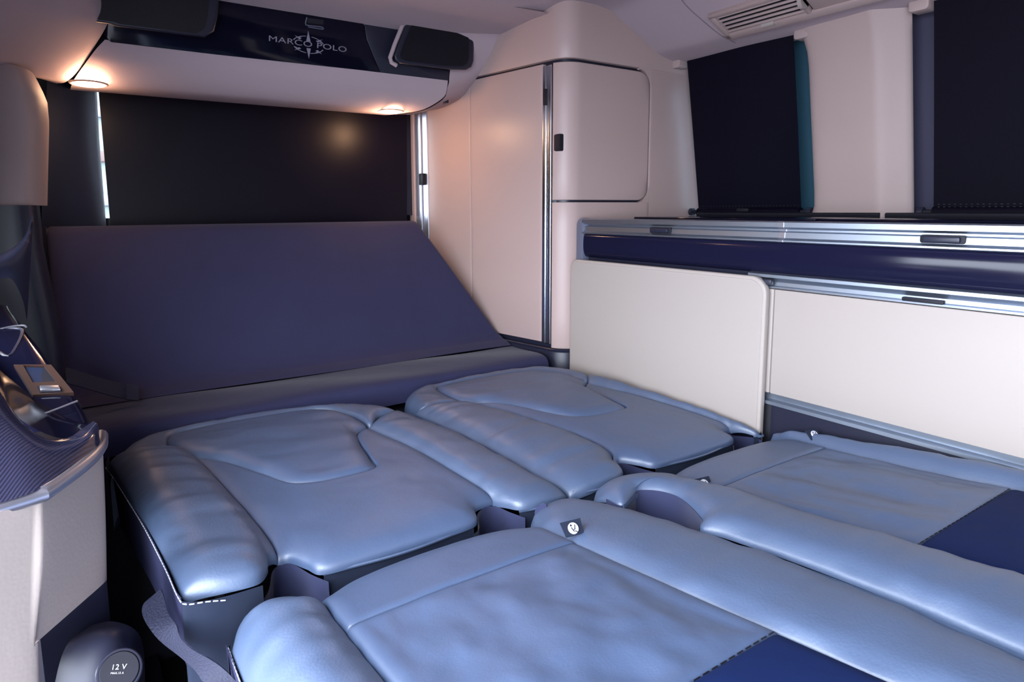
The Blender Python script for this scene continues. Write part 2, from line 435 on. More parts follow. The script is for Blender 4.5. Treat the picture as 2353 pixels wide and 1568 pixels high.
def wall_strip(name, material, parent, plan, ztop, depth, lean=(0, 0), n=40, fold=0., thick=.004):
    """a cloth face hanging from a plan curve"""
    P = resample(plan, np.linspace(0, 1, n)); zt = ztop if callable(ztop) else (lambda t: ztop)
    g = []
    for i, p in enumerate(P):
        t = i / (n - 1); a = P[min(i + 1, n - 1)] - P[max(i - 1, 0)]; nn = np.array([a[1], -a[0]]) / (np.hypot(*a) + 1e-9)
        col = []
        for q in np.linspace(0, 1, 9):
            w = fold * math.sin(t * 23 + q * 2) * q
            col.append((p[0] + lean[0] * q + nn[0] * w, p[1] + lean[1] * q + nn[1] * w, zt(t) - depth * q))
        g.append(col)
    return MB().grid(g).build(name, material, parent, sharp=60)
def stitches(name, parent, pts, step=.0085, ln=.0055, r=.0009, m=None):
    P = np.array(pts, float); s = np.r_[0, np.cumsum(np.linalg.norm(np.diff(P, axis=0), axis=1))]
    mb = MB(); t = 0
    at = lambda q: np.array([np.interp(q, s, P[:, k]) for k in range(3)])
    while t + ln < s[-1]:
        mb.tube([at(t), at(t + ln)], r, 5); t += step
    return mb.build(name, m or THREAD, parent, kind='stuff')
def z5(L): return [(200 + x / 3.136, 880 + y / 3.136) for x, y in L]
def z6(L): return [(850 + x / 2.613, 820 + y / 2.613) for x, y in L]
def z7(L): return [(300 + x / 3.361, 1150 + y / 3.361) for x, y in L]
def z8(L): return [(1300 + x / 2.2346, 950 + y / 2.2346) for x, y in L]

FY = .775                                      # front edge of the two backrests
def backrest(label, outer_l, seam_o, pad_bot, pad_right, pad_top, pad_left, seam_i, inner_r, far, notch1, ifront, bz, right_side):
    t = thing('backrest_cushion', label, 'seat backrest', ((outer_l[0][0] + inner_r[0][0]) / 2, 1.1, -.60), 'folded flat bench backrests')
    ol, ir = outer_l, inner_r
    # bolster along the left edge
    pillow('outer_bolster', LEATHER, t, zf_back, ol, seam_o, front=notch1[0], back=[],
           rl=.05, hl=.020 if not right_side else .018, rr=.035, hr=.016, rf=.05, hf=.016, rb=.02, hb=.008, crown=.010, skirt=.012, lift=0 if right_side else .012, extra=None if right_side else (lambda X, Y: .016 * np.clip((X - .20) / -.12, 0, 1)), wr=.0042, wdir=(5, 36), seed=1 + bz)
    # far border roll
    n = len(far['out'])
    pillow('border_roll', LEATHER, t, zf_back, far['in'], far['out'], rl=.012, hl=.008, rr=.035, hr=.035, rf=.02, hf=.006, rb=.02, hb=.006,
           crown=.006, skirt=.08, nu=20, nv=90, wr=.002, wdir=(22, 22), seed=5 + bz)
    pillow('centre_panel', LEATHER_P, t, zf_back, seam_o, seam_i, front=notch1[1], back=pad_bot,
           rl=.022, hl=.008, rr=.022, hr=.008, rf=.05, hf=.015, rb=.010, hb=.005, crown=.004, skirt=.006, nu=70, nv=70, wr=.0022, wdir=(9, 9), seed=9 + bz)
    pillow('head_pad', LEATHER_P, t, zf_back, pad_left, pad_right, front=pad_bot[:-1], back=pad_top,
           rl=.03, hl=.012, rr=.03, hr=.012, rf=.03, hf=.012, rb=.03, hb=.012, crown=.006, crownv=.004, skirt=.03, lift=.002, nu=60, nv=44, wr=.003, wdir=(8, 16), seed=13 + bz)
    pillow('inner_bolster', LEATHER, t, zf_back, seam_i, ir, front=ifront, back=[],
           rl=.03, hl=.010, rr=.035, hr=.018 , rf=.05, hf=.018, rb=.02, hb=.008, crown=.010, skirt=.006, wr=.003, wdir=(12, 24), seed=17 + bz)
    return t

# left backrest: plan curves read on the cushion plane
B0 = lambda y: -.455
def P5(L): return pxs(z5(L), B0)
def P6(L): return pxs(z6(L), B0)
bl_seam_o = [(.201, .838), *P5([(1250, 1050), (1080, 860), (900, 670)]), (.158, 1.268)]
bl_left = [(.078, FY + .008), (.0735, .86), (.062, .99), (.050, 1.10), (.037, 1.22), (.027, 1.285)]
bl_padbot = [(.180, 1.248), (.216, 1.19), (.247, 1.115), (.271, 1.058), (.288, 1.036), (.326, 1.022), (.374, 1.02), (.424, 1.028), (.436, 1.08), (.450, 1.172), (.462, 1.212)]
bl_seam_i = [(.541, .828), (.536, .944), (.526, 1.09), (.498, 1.245)]
bl_right = [(.655, FY), (.651, .90), (.649, 1.07), (.624, 1.24), (.607, 1.315)]
bl_far = {'in': [(.05, 1.285), (.09, 1.290), (.130, 1.283), (.130, 1.37), (.150, 1.432), (.225, 1.438), (.31, 1.431), (.40, 1.428), (.456, 1.408), (.497, 1.34), (.510, 1.262), (.548, 1.303), (.60, 1.316)],
          'out': [(.027, 1.29), (.030, 1.335), (.041, 1.382), (.066, 1.432), (.108, 1.459), (.176, 1.476), (.26, 1.480), (.35, 1.480), (.44, 1.462), (.518, 1.440), (.558, 1.410), (.585, 1.375), (.606, 1.325)]}
left_back = backrest('navy leather backrest folded flat beside the side console, pale stitching on its outer edge',
    bl_left, bl_seam_o, bl_padbot, [(.424, 1.028), (.440, 1.10), (.462, 1.212), (.498, 1.25), (.497, 1.336)],
    [(.150, 1.432), (.225, 1.438), (.31, 1.431), (.40, 1.428), (.456, 1.408)], [(.157, 1.268), (.136, 1.32), (.130, 1.403)],
    bl_seam_i, bl_right, bl_far,
    [[(.120, FY - .004), (.160, FY - .002), (.178, .797), (.186, .825)], [(.216, .834), (.230, .805), (.244, FY + .003), (.30, FY - .003), (.42, FY - .004), (.470, FY), (.486, .787), (.502, .818)]], [(.548, .800), (.560, FY), (.60, FY - .008), (.635, FY - .006)], 0, False)
# right backrest, the same seat one place further
dx = .618
def sh(L, f=1.0): return [(x + dx + (x * .0), y) for x, y in L]
br_right = [(1.172, FY), (1.178, .88), (1.184, 1.03), (1.184, 1.2), (1.178, 1.31)]
br_far = {'in': sh(bl_far['in'])[:-1] + [(1.172, 1.312)], 'out': [(.640, 1.305), (.645, 1.345), (.652, 1.385), (.676, 1.432), (.725, 1.461), (.80, 1.474), (.88, 1.483), (.96, 1.486), (1.05, 1.480), (1.12, 1.458), (1.155, 1.42), (1.174, 1.375), (1.181, 1.325)]}
right_back = backrest('navy leather backrest folded flat beside the beige table leaf, against the kitchen',
    [(.662, FY + .003), (.656, .90), (.655, 1.05), (.642, 1.22), (.636, 1.30)], [(.818, .838), *P6([(1540, 600), (1430, 540), (1200, 430), (900, 310)])[1:-1], (.80, 1.20), (.776, 1.268)],
    sh(bl_padbot), sh([(.424, 1.028), (.440, 1.10), (.462, 1.212), (.498, 1.25), (.497, 1.336)]),
    sh([(.150, 1.432), (.225, 1.438), (.31, 1.431), (.40, 1.428), (.456, 1.408)]), sh([(.157, 1.268), (.136, 1.32), (.130, 1.403)]),
    [(1.146, .828), (1.15, .944), (1.143, 1.09), (1.116, 1.245)], br_right, br_far,
    [[(.70, FY - .006), (.772, FY - .003), (.794, .797), (.803, .825)], [(.834, .834), (.850, .805), (.864, FY + .003), (.92, FY - .003), (1.03, FY - .004), (1.082, FY), (1.100, .787), (1.112, .818)]], [(1.150, .800), (1.157, FY), (1.17, FY - .006)], 3, True)

# cloth faces, felt and stitching of the backrests
for (t, xa, xb, xc, xd, xe, xf) in ((left_back, .090, .162, .244, .474, .558, .650), (right_back, .668, .774, .864, 1.085, 1.157, 1.183)):
    for a, b in ((xa, xb), (xc, xd), (xe, xf)):
        wall_strip('front_fabric', WOVEN, t, [(a, FY + .003), ((a + b) / 2, FY - .003), (b, FY + .003)], -.466, .137, lean=(0, -.012), fold=.0015)
        q = resample([(a, FY + .003, -.472), ((a + b) / 2, FY - .010, -.470), (b, FY + .003, -.472)], np.linspace(0, 1, 20))
        MB().tube(q, .0022, 6).build('piping', LEATHER, t)
    o_ = 0 if t is left_back else .617
    for pl in ([(.158, FY - .006), (.176, .790), (.190, .826), (.203, .836), (.218, .830), (.233, .795), (.247, FY - .004)],
               [(.466, FY - .006), (.483, .780), (.500, .812), (.522, .824), (.540, .820), (.549, .795), (.561, FY - .006)]):
        wall_strip('felt_pocket', FELT, t, [(x + o_ * (1.0 if x < .3 else .985), y - .003) for x, y in pl], lambda q: -.4725 - .006 * abs(2 * q - 1), .11, fold=.004)
wall_strip('side_skirt', FELT_D, left_back, [(.030, 1.36), (.023, 1.30), (.033, 1.22), (.046, 1.10), (.058, .99), (.069, .86), (.073, .79), (.076, .772)], lambda t: -.452 + .010 * min(1, t * 1.6), .10, lean=(.006, 0))
wall_strip('corner_fabric', WOVEN, left_back, [(.0755, .774), (.078, .766), (.100, .760), (.126, .762), (.166, .771)], lambda t: -.443 - .014 * t, .155, lean=(.002, -.006), fold=.0003)
sk = resample([(.0225, 1.30, -.4555), (.0325, 1.22, -.4525), (.0455, 1.10, -.449), (.0575, .99, -.447), (.0685, .86, -.446), (.0735, .785, -.446), (.079, .7645, -.447), (.100, .7585, -.448), (.126, .760, -.456)], np.linspace(0, 1, 90))
stitches('stitching', left_back, sk)

# ------------------------------------------------------------------ front row cushions
SE = zf_seat
def P8(L): return pxs(z8(L), SE)
def P7(L): return pxs(z7(L), SE)
def fit(L, deg=2):
    L = np.array(L); c = np.polyfit(L[:, 1], L[:, 0], deg); yy = np.linspace(L[0, 1], L[-1, 1], 9)
    return [(float(np.polyval(c, y)), float(y)) for y in yy]
fl_left = P7([(1060, 1390), (950, 1150), (850, 990), (760, 860)]); fl_left = [(.112, .12), (.113, .35)] + [(.114, .52), (.115, .62), (.117, .725)]
fl_seam = [(.215, .12), (.2155, .40), (.216, .55), (.217, .66), (.219, .722)]
fl_si = P8([(1600, 1310), (1130, 1110), (600, 900), (350, 770), (100, 670)]) + [(.535, .717)]; fl_si = fit([(.556, .12)] + fl_si)
mid = P8([(2352, 1290), (2000, 1050), (1700, 920), (1500, 840), (1200, 760), (900, 640)])
mid = fit([(.672, .12)] + mid + [(.672, .66), (.664, .735)])
fr_sl = fit([(.826, .12)] + P8([(2352, 870), (2000, 730), (1500, 600), (1000, 440), (840, 385)]) + [(.822, .726)])
fr_sr = fit([(1.135, .12)] + P8([(2260, 378), (1600, 215), (1340, 170), (1200, 135)]) + [(1.164, .732)])
fr_r = [(1.195, .12), (1.196, .35), (1.196, .55), (1.195, .66), (1.19, .745)]
def cut(curve, y0, y1, n=9):                   # piece of a seam between two depths
    o, s = catmull(curve, 0); yy = np.linspace(y0, y1, n)
    i = np.argsort(o[:, 1]); return [(float(np.interp(y, o[i, 1], o[i, 0])), float(y)) for y in yy]
def cushion(label, l, sl, sr, r, lx, tag_pts):
    t = thing('seat_cushion', label, 'seat cushion', ((l[0][0] + r[0][0]) / 2, .45, -.60), 'bench seat cushions in the front row')
    y1, y2, yb = .618, .330, .742
    kw = dict(rl=.02, rr=.02, hl=.008, hr=.008)
    ya = lambda c: [*cut(c, y1 + .001, .722, 6)]
    pillow('rear_panel', LEATHER_P, t, SE, cut(sl, y1, .722, 6), cut(sr, y1, .722, 6), back=[(sl[-1][0] + .05, yb), ((sl[-1][0] + sr[-1][0]) / 2, yb + .006), (sr[-1][0] - .05, yb)],
           rf=.010, hf=.004, rb=.05, hb=.035, crown=.003, skirt=.05, wr=.0015, wdir=(8, 8), seed=21 + lx, **kw)
    pillow('main_panel', LEATHER_P, t, SE, cut(sl, y2, y1, 9), cut(sr, y2, y1, 9), rf=.010, hf=.004, rb=.012, hb=.005, crown=.003, skirt=.05, lift=-.001, wr=.008, wdir=(14, 8), seed=25 + lx, **kw)
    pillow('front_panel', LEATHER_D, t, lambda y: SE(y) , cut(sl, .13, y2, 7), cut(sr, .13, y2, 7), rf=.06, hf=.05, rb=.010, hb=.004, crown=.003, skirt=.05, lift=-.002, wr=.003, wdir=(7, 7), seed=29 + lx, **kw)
    return t
left_seat = cushion('navy leather seat cushion nearest the camera with white stitched outer edge', fl_left, fl_seam, fl_si, mid, 0, None)
pillow('outer_bolster', LEATHER, left_seat, SE, fl_left, fl_seam, back=[(.135, .742), (.175, .742)], rl=.06, hl=.045, rr=.03, hr=.016, rb=.05, hb=.04, rf=.05, hf=.04,
       crown=.012, skirt=.05, wr=.006, wdir=(7, 26), seed=31)
pillow('inner_bolster', LEATHER, left_seat, SE, fl_si, mid, back=[(.565, .752), (.61, .765), (.65, .755)], rl=.03, hl=.010, rr=.05, hr=.015, rb=.05, hb=.03, rf=.05, hf=.04,
       crown=.007, skirt=.06, wr=.003, wdir=(8, 22), seed=35)
right_seat = cushion('navy leather seat cushion along the kitchen front with a felt pocket in its inner bolster', mid, fr_sl, fr_sr, fr_r, 3, None)
pk = P8([(690, 575), (700, 530), (600, 440), (500, 405), (380, 400), (350, 420), (290, 460), (210, 430)])
mid2 = [(x + .004, y) for x, y in mid if y < pk[0][1] - .01] + pk + [(.674, .735)]
pillow('inner_bolster', LEATHER, right_seat, SE, mid2, fr_sl, back=[(.70, .755), (.75, .760), (.80, .742)], rl=.03, hl=.012, rr=.03, hr=.010, rb=.05, hb=.03, rf=.05, hf=.04,
       crown=.010, lift=.006, skirt=.004, nu=50, nv=110, wr=.003, wdir=(8, 22), seed=39)
wall_strip('felt_pocket', FELT, right_seat, [(x - .001, y) for x, y in pk], lambda t: -.4535 + .020 * (1 - t), .10, fold=.002)
wall_strip('inner_edge', LEATHER, right_seat, [(x + .0005, y) for x, y in mid if y < .56], lambda t: SE(.12 + t * .42) - .006, .06)
MB().grid([[(x, y, -.50) for y in (.5, .72)] for x in (.69, .80)]).build('pocket_floor', FELT, right_seat)
pillow('outer_bolster', LEATHER, right_seat, SE, fr_sr, fr_r, back=[(1.175, .75)], rl=.035, hl=.014, rr=.045, hr=.03, rb=.04, hb=.035, rf=.05, hf=.04,
       crown=.016, skirt=.06, wr=.003, wdir=(16, 20), seed=43)
c = px(1244, 1172, 1, .741); MB().disc(c, (-.75, -.3, .55), .012, 0, .003, 24, ry=.6).build('end_patch', FELT, left_seat)
# outer side of the left cushion: felt edge, cloth face and stitches
wall_strip('side_skirt', FELT_D, left_seat, [(.114, .735), (.113, .62), (.112, .52), (.111, .35), (.110, .14)], lambda t: -.492 + .07 * t, .105, lean=(.006, 0))
wall_strip('side_fabric', WOVEN, left_seat, [(.120, .742), (.116, .735), (.114, .72)], -.50, .105)
stitches('stitching', left_seat, resample([(.1155, .728, -.4935), (.112, .62, -.4805), (.111, .52, -.468), (.110, .35, -.447)], np.linspace(0, 1, 50)))
for t, sl, sr in ((left_seat, fl_seam, fl_si), (right_seat, fr_sl, fr_sr)):       # stitched cross seam of the near panel
    a, b = cut(sl, .33, .331, 2)[0], cut(sr, .33, .331, 2)[0]
    q = [(a[0] + (b[0] - a[0]) * k, .3305, SE(.33) - .002) for k in (.01, .5, .99)]
    o = stitches('cross_stitching', t, resample(q, np.linspace(0, 1, 30)), step=.012, ln=.008, r=.0007)
    o.data.materials.clear(); o.data.materials.append(MATTE)

# child seat anchor tags: a folded cloth flap with a pale round button
def anchor(seat, x, y, label, tilt, sink=0.):
    c = px(x, y, 2, SE(.66) + .006); c = px(x, y, 2, SE(c[1]) + .004); c = c + np.array([0, 0, -sink])
    t = thing('anchor_tag', label, 'seat tag', tuple(c), 'child seat anchor tags')
    R = Matrix.Translation(Vector((c[0], c[1], c[2] + .004))) @ Matrix.Rotation(math.radians(tilt), 4, 'Z') @ Matrix.Rotation(math.radians(48), 4, 'X')
    f = MB(); pts = [(-.014, -.008), (.014, -.008), (.016, .012), (-.016, .012)]
    b = bmesh.new(); vs = [b.verts.new((p[0], p[1], 0)) for p in pts]; fc = b.faces.new(vs)
    r = bmesh.ops.extrude_face_region(b, geom=[fc]); [setattr(v.co, 'z', .002) for v in r['geom'] if isinstance(v, bmesh.types.BMVert)]
    bmesh.ops.transform(b, matrix=R, verts=b.verts); f.bm(b); f.build('flap', WOVEN, t)
    n = (R.to_3x3() @ Vector((0, 0, 1))); cc = R @ Vector((0, .001, .002))
    btn = MB().disc(cc, n, .0078, 0, .002, 24).build('button', PRINT, t)
    # seated child emblem: head dot, back line and leg line
    e = MB(); e.disc(R @ Vector((-.003, .005, .004)), n, .0014, 0, .0004, 10)
    for q in ([(-.0035, .0025), (-.0015, -.003), (.002, -.0035), (.004, -.006)], [(.003, .005), (.001, -.001), (-.001, -.001)]):
        e.tube([R @ Vector((a, b_, .0043)) for a, b_ in q], .0006, 5)
    e.build('emblem', SATIN, btn)
anchor(right_seat, 1870, 1006, 'round white button tag beside the right bolster of the cushion along the kitchen', -8)
anchor(right_seat, 1618, 1106, 'round white button tag half hidden behind the bolster with the felt pocket', -8, .011)
anchor(left_seat, 1316, 1224, 'round white button tag on the cushion nearest the camera', -8)

# bench frame under the cushions
bf = thing('bench_frame', 'black steel bench frame standing under the leather cushions', 'bench frame', (.6, .8, -.95))
mb = MB()
for x in (.18, .60, 1.12): mb.box((x - .03, .2, -.93), (x + .03, 1.3, -.66), .006)
mb.build('side_plate', MATTE, bf)
MB().box((.16, .16, -.66), (1.13, 1.30, -.605), .008).build('deck', MATTE, bf)
MB().box((.14, .66, -.604), (.36, .83, -.588), .004).build('hinge_cover', SATIN, bf)
for y in (.62, .80, .95, 1.1):
    MB().disc((.145, y, -.62), (-1, 0, .3), .008, 0, .006, 6).build('bolt', SATMET, bf)

# ------------------------------------------------------------------ rear board with cloth cover
brd = thing('bed_board', 'black cloth covered bed board tilted up against the rear window blind', 'bed board', (.55, 1.7, -.45))
# profile of the tilted leaf: (y, z) with the gentle bend near its foot
bot_l, bot_r = px(150, 930, 2, -.432), px(1180, 792, 2, -.432)
prof = [(1.660, -.438), (1.695, -.425), (1.724, -.403), (1.748, -.366), (1.80, -.276), (1.87, -.155), (1.93, -.066), (1.945, -.048)]
def edge_x(z, l):
    k = (z + .438) / (.389)
    return (-.05 + .0 * k) if l else 1.168 - (.190 * k)
rowsf = []
for y, z in prof:
    l, r = edge_x(z, True), edge_x(z, False)
    rowsf.append([(l + (r - l) * t, y + .004 * math.sin(t * 9), z) for t in np.linspace(0, 1, 10)])
KB = .955
front = sheet(rowsf, 60, 46) * KB
back_ = front + np.array([0, .028, .012])
mb = MB().grid(front).grid(back_)
for a in (np.stack([front[0], back_[0]]), np.stack([front[-1], back_[-1]]), np.stack([front[:, 0], back_[:, 0]]), np.stack([front[:, -1], back_[:, -1]])):
    mb.grid(a)
b = bmesh.new(); me_ = bpy.data.meshes.new('t'); me_.from_pydata(mb.v, [], mb.f); b.from_mesh(me_); bmesh.ops.remove_doubles(b, verts=b.verts, dist=1e-5)
bmesh.ops.recalc_face_normals(b, faces=b.faces)
es = [e for e in b.edges if len(e.link_faces) == 2 and e.calc_face_angle(0) > .9]
bmesh.ops.bevel(b, geom=es, offset=.008, segments=3, profile=.5, affect='EDGES')
MB().bm(b).build('tilted_leaf', BOARD, brd, sharp=70)
# flat strip at its foot, rounded front edge
yy = [(1.478, -.50), (1.479, -.472), (1.485, -.450), (1.50, -.441), (1.53, -.437), (1.60, -.437), (1.672, -.440)]
g = [[(x, y + .002 * math.sin(x * 17), z + .002 * math.sin(x * 11 + y * 30) + (-.004 * max(0, (x - 1.1) / .09) ** 2 if x > 1.1 else 0)) for y, z in resample(yy, np.linspace(0, 1, 26))] for x in np.r_[np.linspace(-.05, 1.12, 50), np.linspace(1.13, 1.172, 6)]]
g = (np.array(g) * KB).tolist()
mb = MB().grid(g)
mb.grid([g[-1], [(q[0], q[1], -.52) for q in g[-1]]])
mb.grid([[p for p in (c[-1], (c[-1][0], c[-1][1], -.52))] for c in g])
mb.build('flat_strip', BOARD, brd, sharp=70)
MB().box((-.04, 1.43, -.95), (1.08, 1.60, -.50), .01).build('support_box', MATTE, brd)
# pull strap
q = [px(150, 862, 1, 1.528), px(185, 872, 1, 1.538), px(230, 886, 1, 1.547), px(270, 897, 1, 1.557), px(300, 903, 1, 1.561), px(318, 905, 1, 1.564)]
st = MB().ribbon(resample(q, np.linspace(0, 1, 24)), [(0, .55, .8)] * 24, .034, .0012).build('pull_strap', WEB, brd)
q = [px(290, 900, 1, 1.555), px(318, 904, 1, 1.557)]
MB().ribbon([*q], [(0.1, .55, .8)] * 2, .036, .002).build('folded_end', WEB, st)

# ------------------------------------------------------------------ rear window blind
rb = thing('window_blind', 'wide blackout blind drawn down over the rear window', 'blind', (.55, 2.05, -.10), 'drawn window blinds')
l0, l1, r0_, r1_ = px(226, 205, 1, 2.05), px(256, 545, 1, 2.05), px(934, 255, 1, 2.05), px(934, 545, 1, 2.05)
g = [[(1 - a) * ((1 - c) * l0 + c * l1) + a * ((1 - c) * r0_ + c * r1_) + np.array([0, .004 * math.sin(a * 5), 0]) + (np.array([0, .0, .03]) if c == 0 else 0) for c in np.linspace(0, 1, 24)] for a in np.linspace(0, 1, 40)]
MB().grid(g).build('cloth', BLIND_W, rb)
MB().tube([l1 + np.array([0, 0, -.012]), r1_ + np.array([0, 0, -.012])], .012, 12).build('bottom_bar', SATIN, rb)

# ------------------------------------------------------------------ wardrobe
APEX = np.array([1.165, 1.405]); DL = np.array([-.1707, .9853])           # left face runs back from the corner
RC = .062; TT = RC * math.tan(math.radians(40.1))
A0 = APEX + DL * TT; A1 = APEX + np.array([TT, 0])
nL = np.array([-.9853, -.1707]); nF = np.array([0., -1.])
CC = A0 - nL * RC
ang0 = math.atan2(nL[1], nL[0]); ang1 = -math.pi / 2
if ang0 > 0: ang0 -= 2 * math.pi
ARC = RC * abs(ang1 - ang0)
def wpt(s):                                   # s < 0 left face, 0..ARC corner, beyond: front face; returns point and outward normal
    if s < 0: return A0 + DL * (-s), nL
    if s < ARC:
        a = ang0 + (ang1 - ang0) * s / ARC; n = np.array([math.cos(a), math.sin(a)]); return CC + n * RC, n
    return A1 + np.array([s - ARC, 0]), nF
def wpanel(name, material, parent, s0, s1, zlo, zhi, d0, d1, bev=.003, corner=None, sub=None):
    """panel that follows the wardrobe's plan curve; zlo/zhi numbers or functions of s; corner = radii at s1 (bottom, top)"""
    ss = set(np.linspace(s0, s1, 26)); ss |= {s0 + bev * k for k in (0, .3, 1)} | {s1 - bev * k for k in (0, .3, 1)}
    if s1 > 0 and s0 < ARC: ss |= set(np.linspace(max(s0, 0), min(s1, ARC), 18))
    if corner:
        for r in corner:
            if r: ss |= {s1 - r + r * math.sin(k * math.pi / 20) for k in range(11)}
    ss = sorted(ss); fz = lambda f, s: f(s) if callable(f) else f
    cols = []
    for s in ss:
        p, n = wpt(s); a, b = fz(zlo, s), fz(zhi, s)
        if corner:
            rb_, rt = corner
            if rb_ and s > s1 - rb_: a += rb_ - math.sqrt(max(0, rb_ ** 2 - (s - s1 + rb_) ** 2))
            if rt and s > s1 - rt: b -= rt - math.sqrt(max(0, rt ** 2 - (s - s1 + rt) ** 2))
        e = min(s - s0, s1 - s); k = max(0, 1 - e / bev); ins = bev * (1 - math.sqrt(max(0, 1 - k * k)))
        col = [(a, d0), (a, d1 - bev), (a + bev * .3, d1 - bev * .3 - ins * .7), (a + bev, d1 - ins)]
        col += [(a + bev + (b - a - 2 * bev) * q, d1 - ins) for q in (.2, .4, .6, .8)]
        col += [(b - bev, d1 - ins), (b - bev * .3, d1 - bev * .3 - ins * .7), (b, d1 - bev), (b, d0)]
        cols.append([(p[0] + n[0] * d, p[1] + n[1] * d, z) for z, d in col])
    mb = MB().grid(cols)
    for c in (cols[0], cols[-1]): mb.add(c, [list(range(len(c)))])
    return mb.build(name, material, parent, sharp=50)
sY = lambda Y: -(Y - A0[1]) / DL[1]           # s on the left face for a depth Y
sX = lambda X: ARC + X - A1[0]
wd = thing('wardrobe', 'tall beige corner wardrobe with rounded edge and upright metal strips', 'wardrobe', (1.3, 1.6, -.95))
wpanel('body', SATIN, wd, sY(2.12), sX(1.72), -.94, .60, -.03, -.012)
ZG = .408                                     # the dark gap under the crown
wpanel('crown', BEIGE, wd, sY(2.12), sX(1.74), ZG + .004, .62, -.012, .004, .002)
zb = lambda s: -.385
wpanel('side_panel', BEIGE, wd, sY(2.015), sY(1.795), -.40, ZG - .004, -.012, .003, .0012)
wpanel('side_door', BEIGE, wd, sY(1.7935), sY(1.487), -.392, ZG - .004, -.012, .003, .0012)
s_a, s_b = sY(1.4855), .004
stp = wpanel('door_strip', ALUV, wd, s_a, s_a + .013, -.395, ZG - .010, -.012, .005, .002)
wpanel('door_strip', ALUV, wd, s_a + .0135, s_a + .022, -.395, ZG - .010, -.012, .003, .002)
wpanel('door_strip', ALUV, wd, s_a + .0225, s_b, -.395, ZG - .010, -.012, .006, .002)
lk = wpanel('locker_door', BEIGE, wd, s_b + .003, sX(1.488), .024, ZG - .006, -.012, .004, .003, corner=(.040, .042))
wpanel('front_panel', BEIGE, wd, sX(1.4945), sX(1.74), -.60, ZG + .006, -.012, .002, .001)
wpanel('lower_panel', BEIGE, wd, s_b + .003, sX(1.495), -.405, .018, -.012, .004, .002)
# filler pieces round the locker's rounded corners
for zc, sg in ((ZG - .006, 1), (.024, -1)):
    pts = []
    c = np.array([1.488 - .041, zc - sg * .041])
    R = .0475
    arc = [(c[0] + R * math.cos(a), c[1] + sg * R * math.sin(a)) for a in np.linspace(0, math.pi / 2, 12)]
    pts = arc + [(c[0], zc + sg * .012), (1.497, zc + sg * .012), (1.497, c[1])]
    MB().prism(pts, (0, 2), 1.402, 1.415).build('corner_filler', BEIGE, wd)
p, n = wpt(.018)
h = MB().prism(rrect(p[0] - .006, .160, p[0] + .010, .207, .004), (0, 2), p[1] - .020, p[1] + .01, .002).build('handle', MATTE, lk)
# rear strips beside the window
for a, b_, d in ((2.118, 2.086, .010), (2.085, 2.062, .005), (2.061, 2.046, .010), (2.0455, 2.017, .004)):
    wpanel('rear_strip', SATMET if a < 2.1 else BEIGE, wd, sY(a), sY(b_), -.395, .46, -.012, d, .003)
pp, nn = wpt(sY(2.04))
MB().box((pp[0] - .016, pp[1] - .014, .085), (pp[0] + .004, pp[1] + .014, .125), .003).build('catch', MATTE, wd)
pp, nn = wpt(sY(1.475))
MB().box((pp[0] - .0075, pp[1] - .006, .290), (pp[0] + .004, pp[1] + .006, .335), .002).build('catch', MATTE, wd)
wpanel('plinth', SATIN, wd, sY(2.0), sX(1.40), -.94, -.412, -.012, .010, .004)
MB().tube([(wpt(s)[0][0] + wpt(s)[1][0] * .008, wpt(s)[0][1] + wpt(s)[1][1] * .008, -.409) for s in np.linspace(sY(1.9), ARC + .02, 40)], .004, 6).build('plinth_lip', SATIN, wd)

# ------------------------------------------------------------------ kitchen unit
K = 1.2
kt = thing('kitchen_unit', 'long beige kitchen unit with metal rails and midnight gloss fascia under the side windows', 'kitchen unit', (1.45, .4, -.95))
Y0, Y1 = -.75, 1.388
MB().box((K + .02, Y0, -.94), (1.70, Y1, -.05)).build('carcass', SATIN, kt)
MB().box((K + .006, Y0, -.045), (1.72, Y1 - .02, -.031), .002).build('worktop', ALU, kt)
lid = MB().box((1.36, .79, -.0305), (1.67, 1.33, -.0245), .002).build('glass_lid', GLOSS, kt)
MB().box((1.36, -.6, -.0305), (1.67, .78, -.0245), .002).build('glass_lid', GLOSS, kt)
MB().tube([(1.655, 1.345, -.020), (1.655, .80, -.020)], .006, 8).build('hinge_bar', MATTE, kt)
MB().tube([(1.655, .785, -.020), (1.655, -.5, -.020)], .006, 8).build('hinge_bar', MATTE, kt)
railp = [(K + .014, -.0275), (K - .002, -.0275), (K - .0045, -.030), (K - .0045, -.0395), (K - .001, -.042), (K + .006, -.044), (K + .006, -.0475), (K + .002, -.050),
         (K + .001, -.061), (K - .002, -.0635), (K - .005, -.0655), (K - .005, -.0685), (K - .002, -.0705), (K + .014, -.0705)]
ra = MB().prism(railp, (0, 2), .768, 1.366).build('top_rail', ALU, kt)
rb2 = MB().prism([(x - .0015, z) for x, z in railp], (0, 2), Y0, .760).build('top_rail', ALU, kt)
MB().prism([(x - .003, z) for x, z in railp], (0, 2), .758, .770).build('rail_joint', SATMET, kt)
for par, yc in ((ra, 1.083), (rb2, .478)):
    bz = MB().prism(rrect(yc - .033, -.0605, yc + .033, -.0465, .004), (1, 2), K - .0035, K + .004, .001).build('rail_button', MATTE, par)
    MB().prism(rrect(yc - .027, -.0585, yc + .027, -.0490, .003), (1, 2), K - .009, K + .0, .0015).build('button_face', SATIN, par)
fas = [(K + .012, -.069), (K + .003, -.071), (K - .001, -.078), (K - .0025, -.095), (K - .0015, -.115), (K + .003, -.128), (K + .010, -.1345), (K + .02, -.136)]
MB().prism(resample(fas, np.linspace(0, 1, 24)).tolist() + [(K + .03, -.10)], (0, 2), Y0, 1.362).build('fascia', FASCIA, kt)
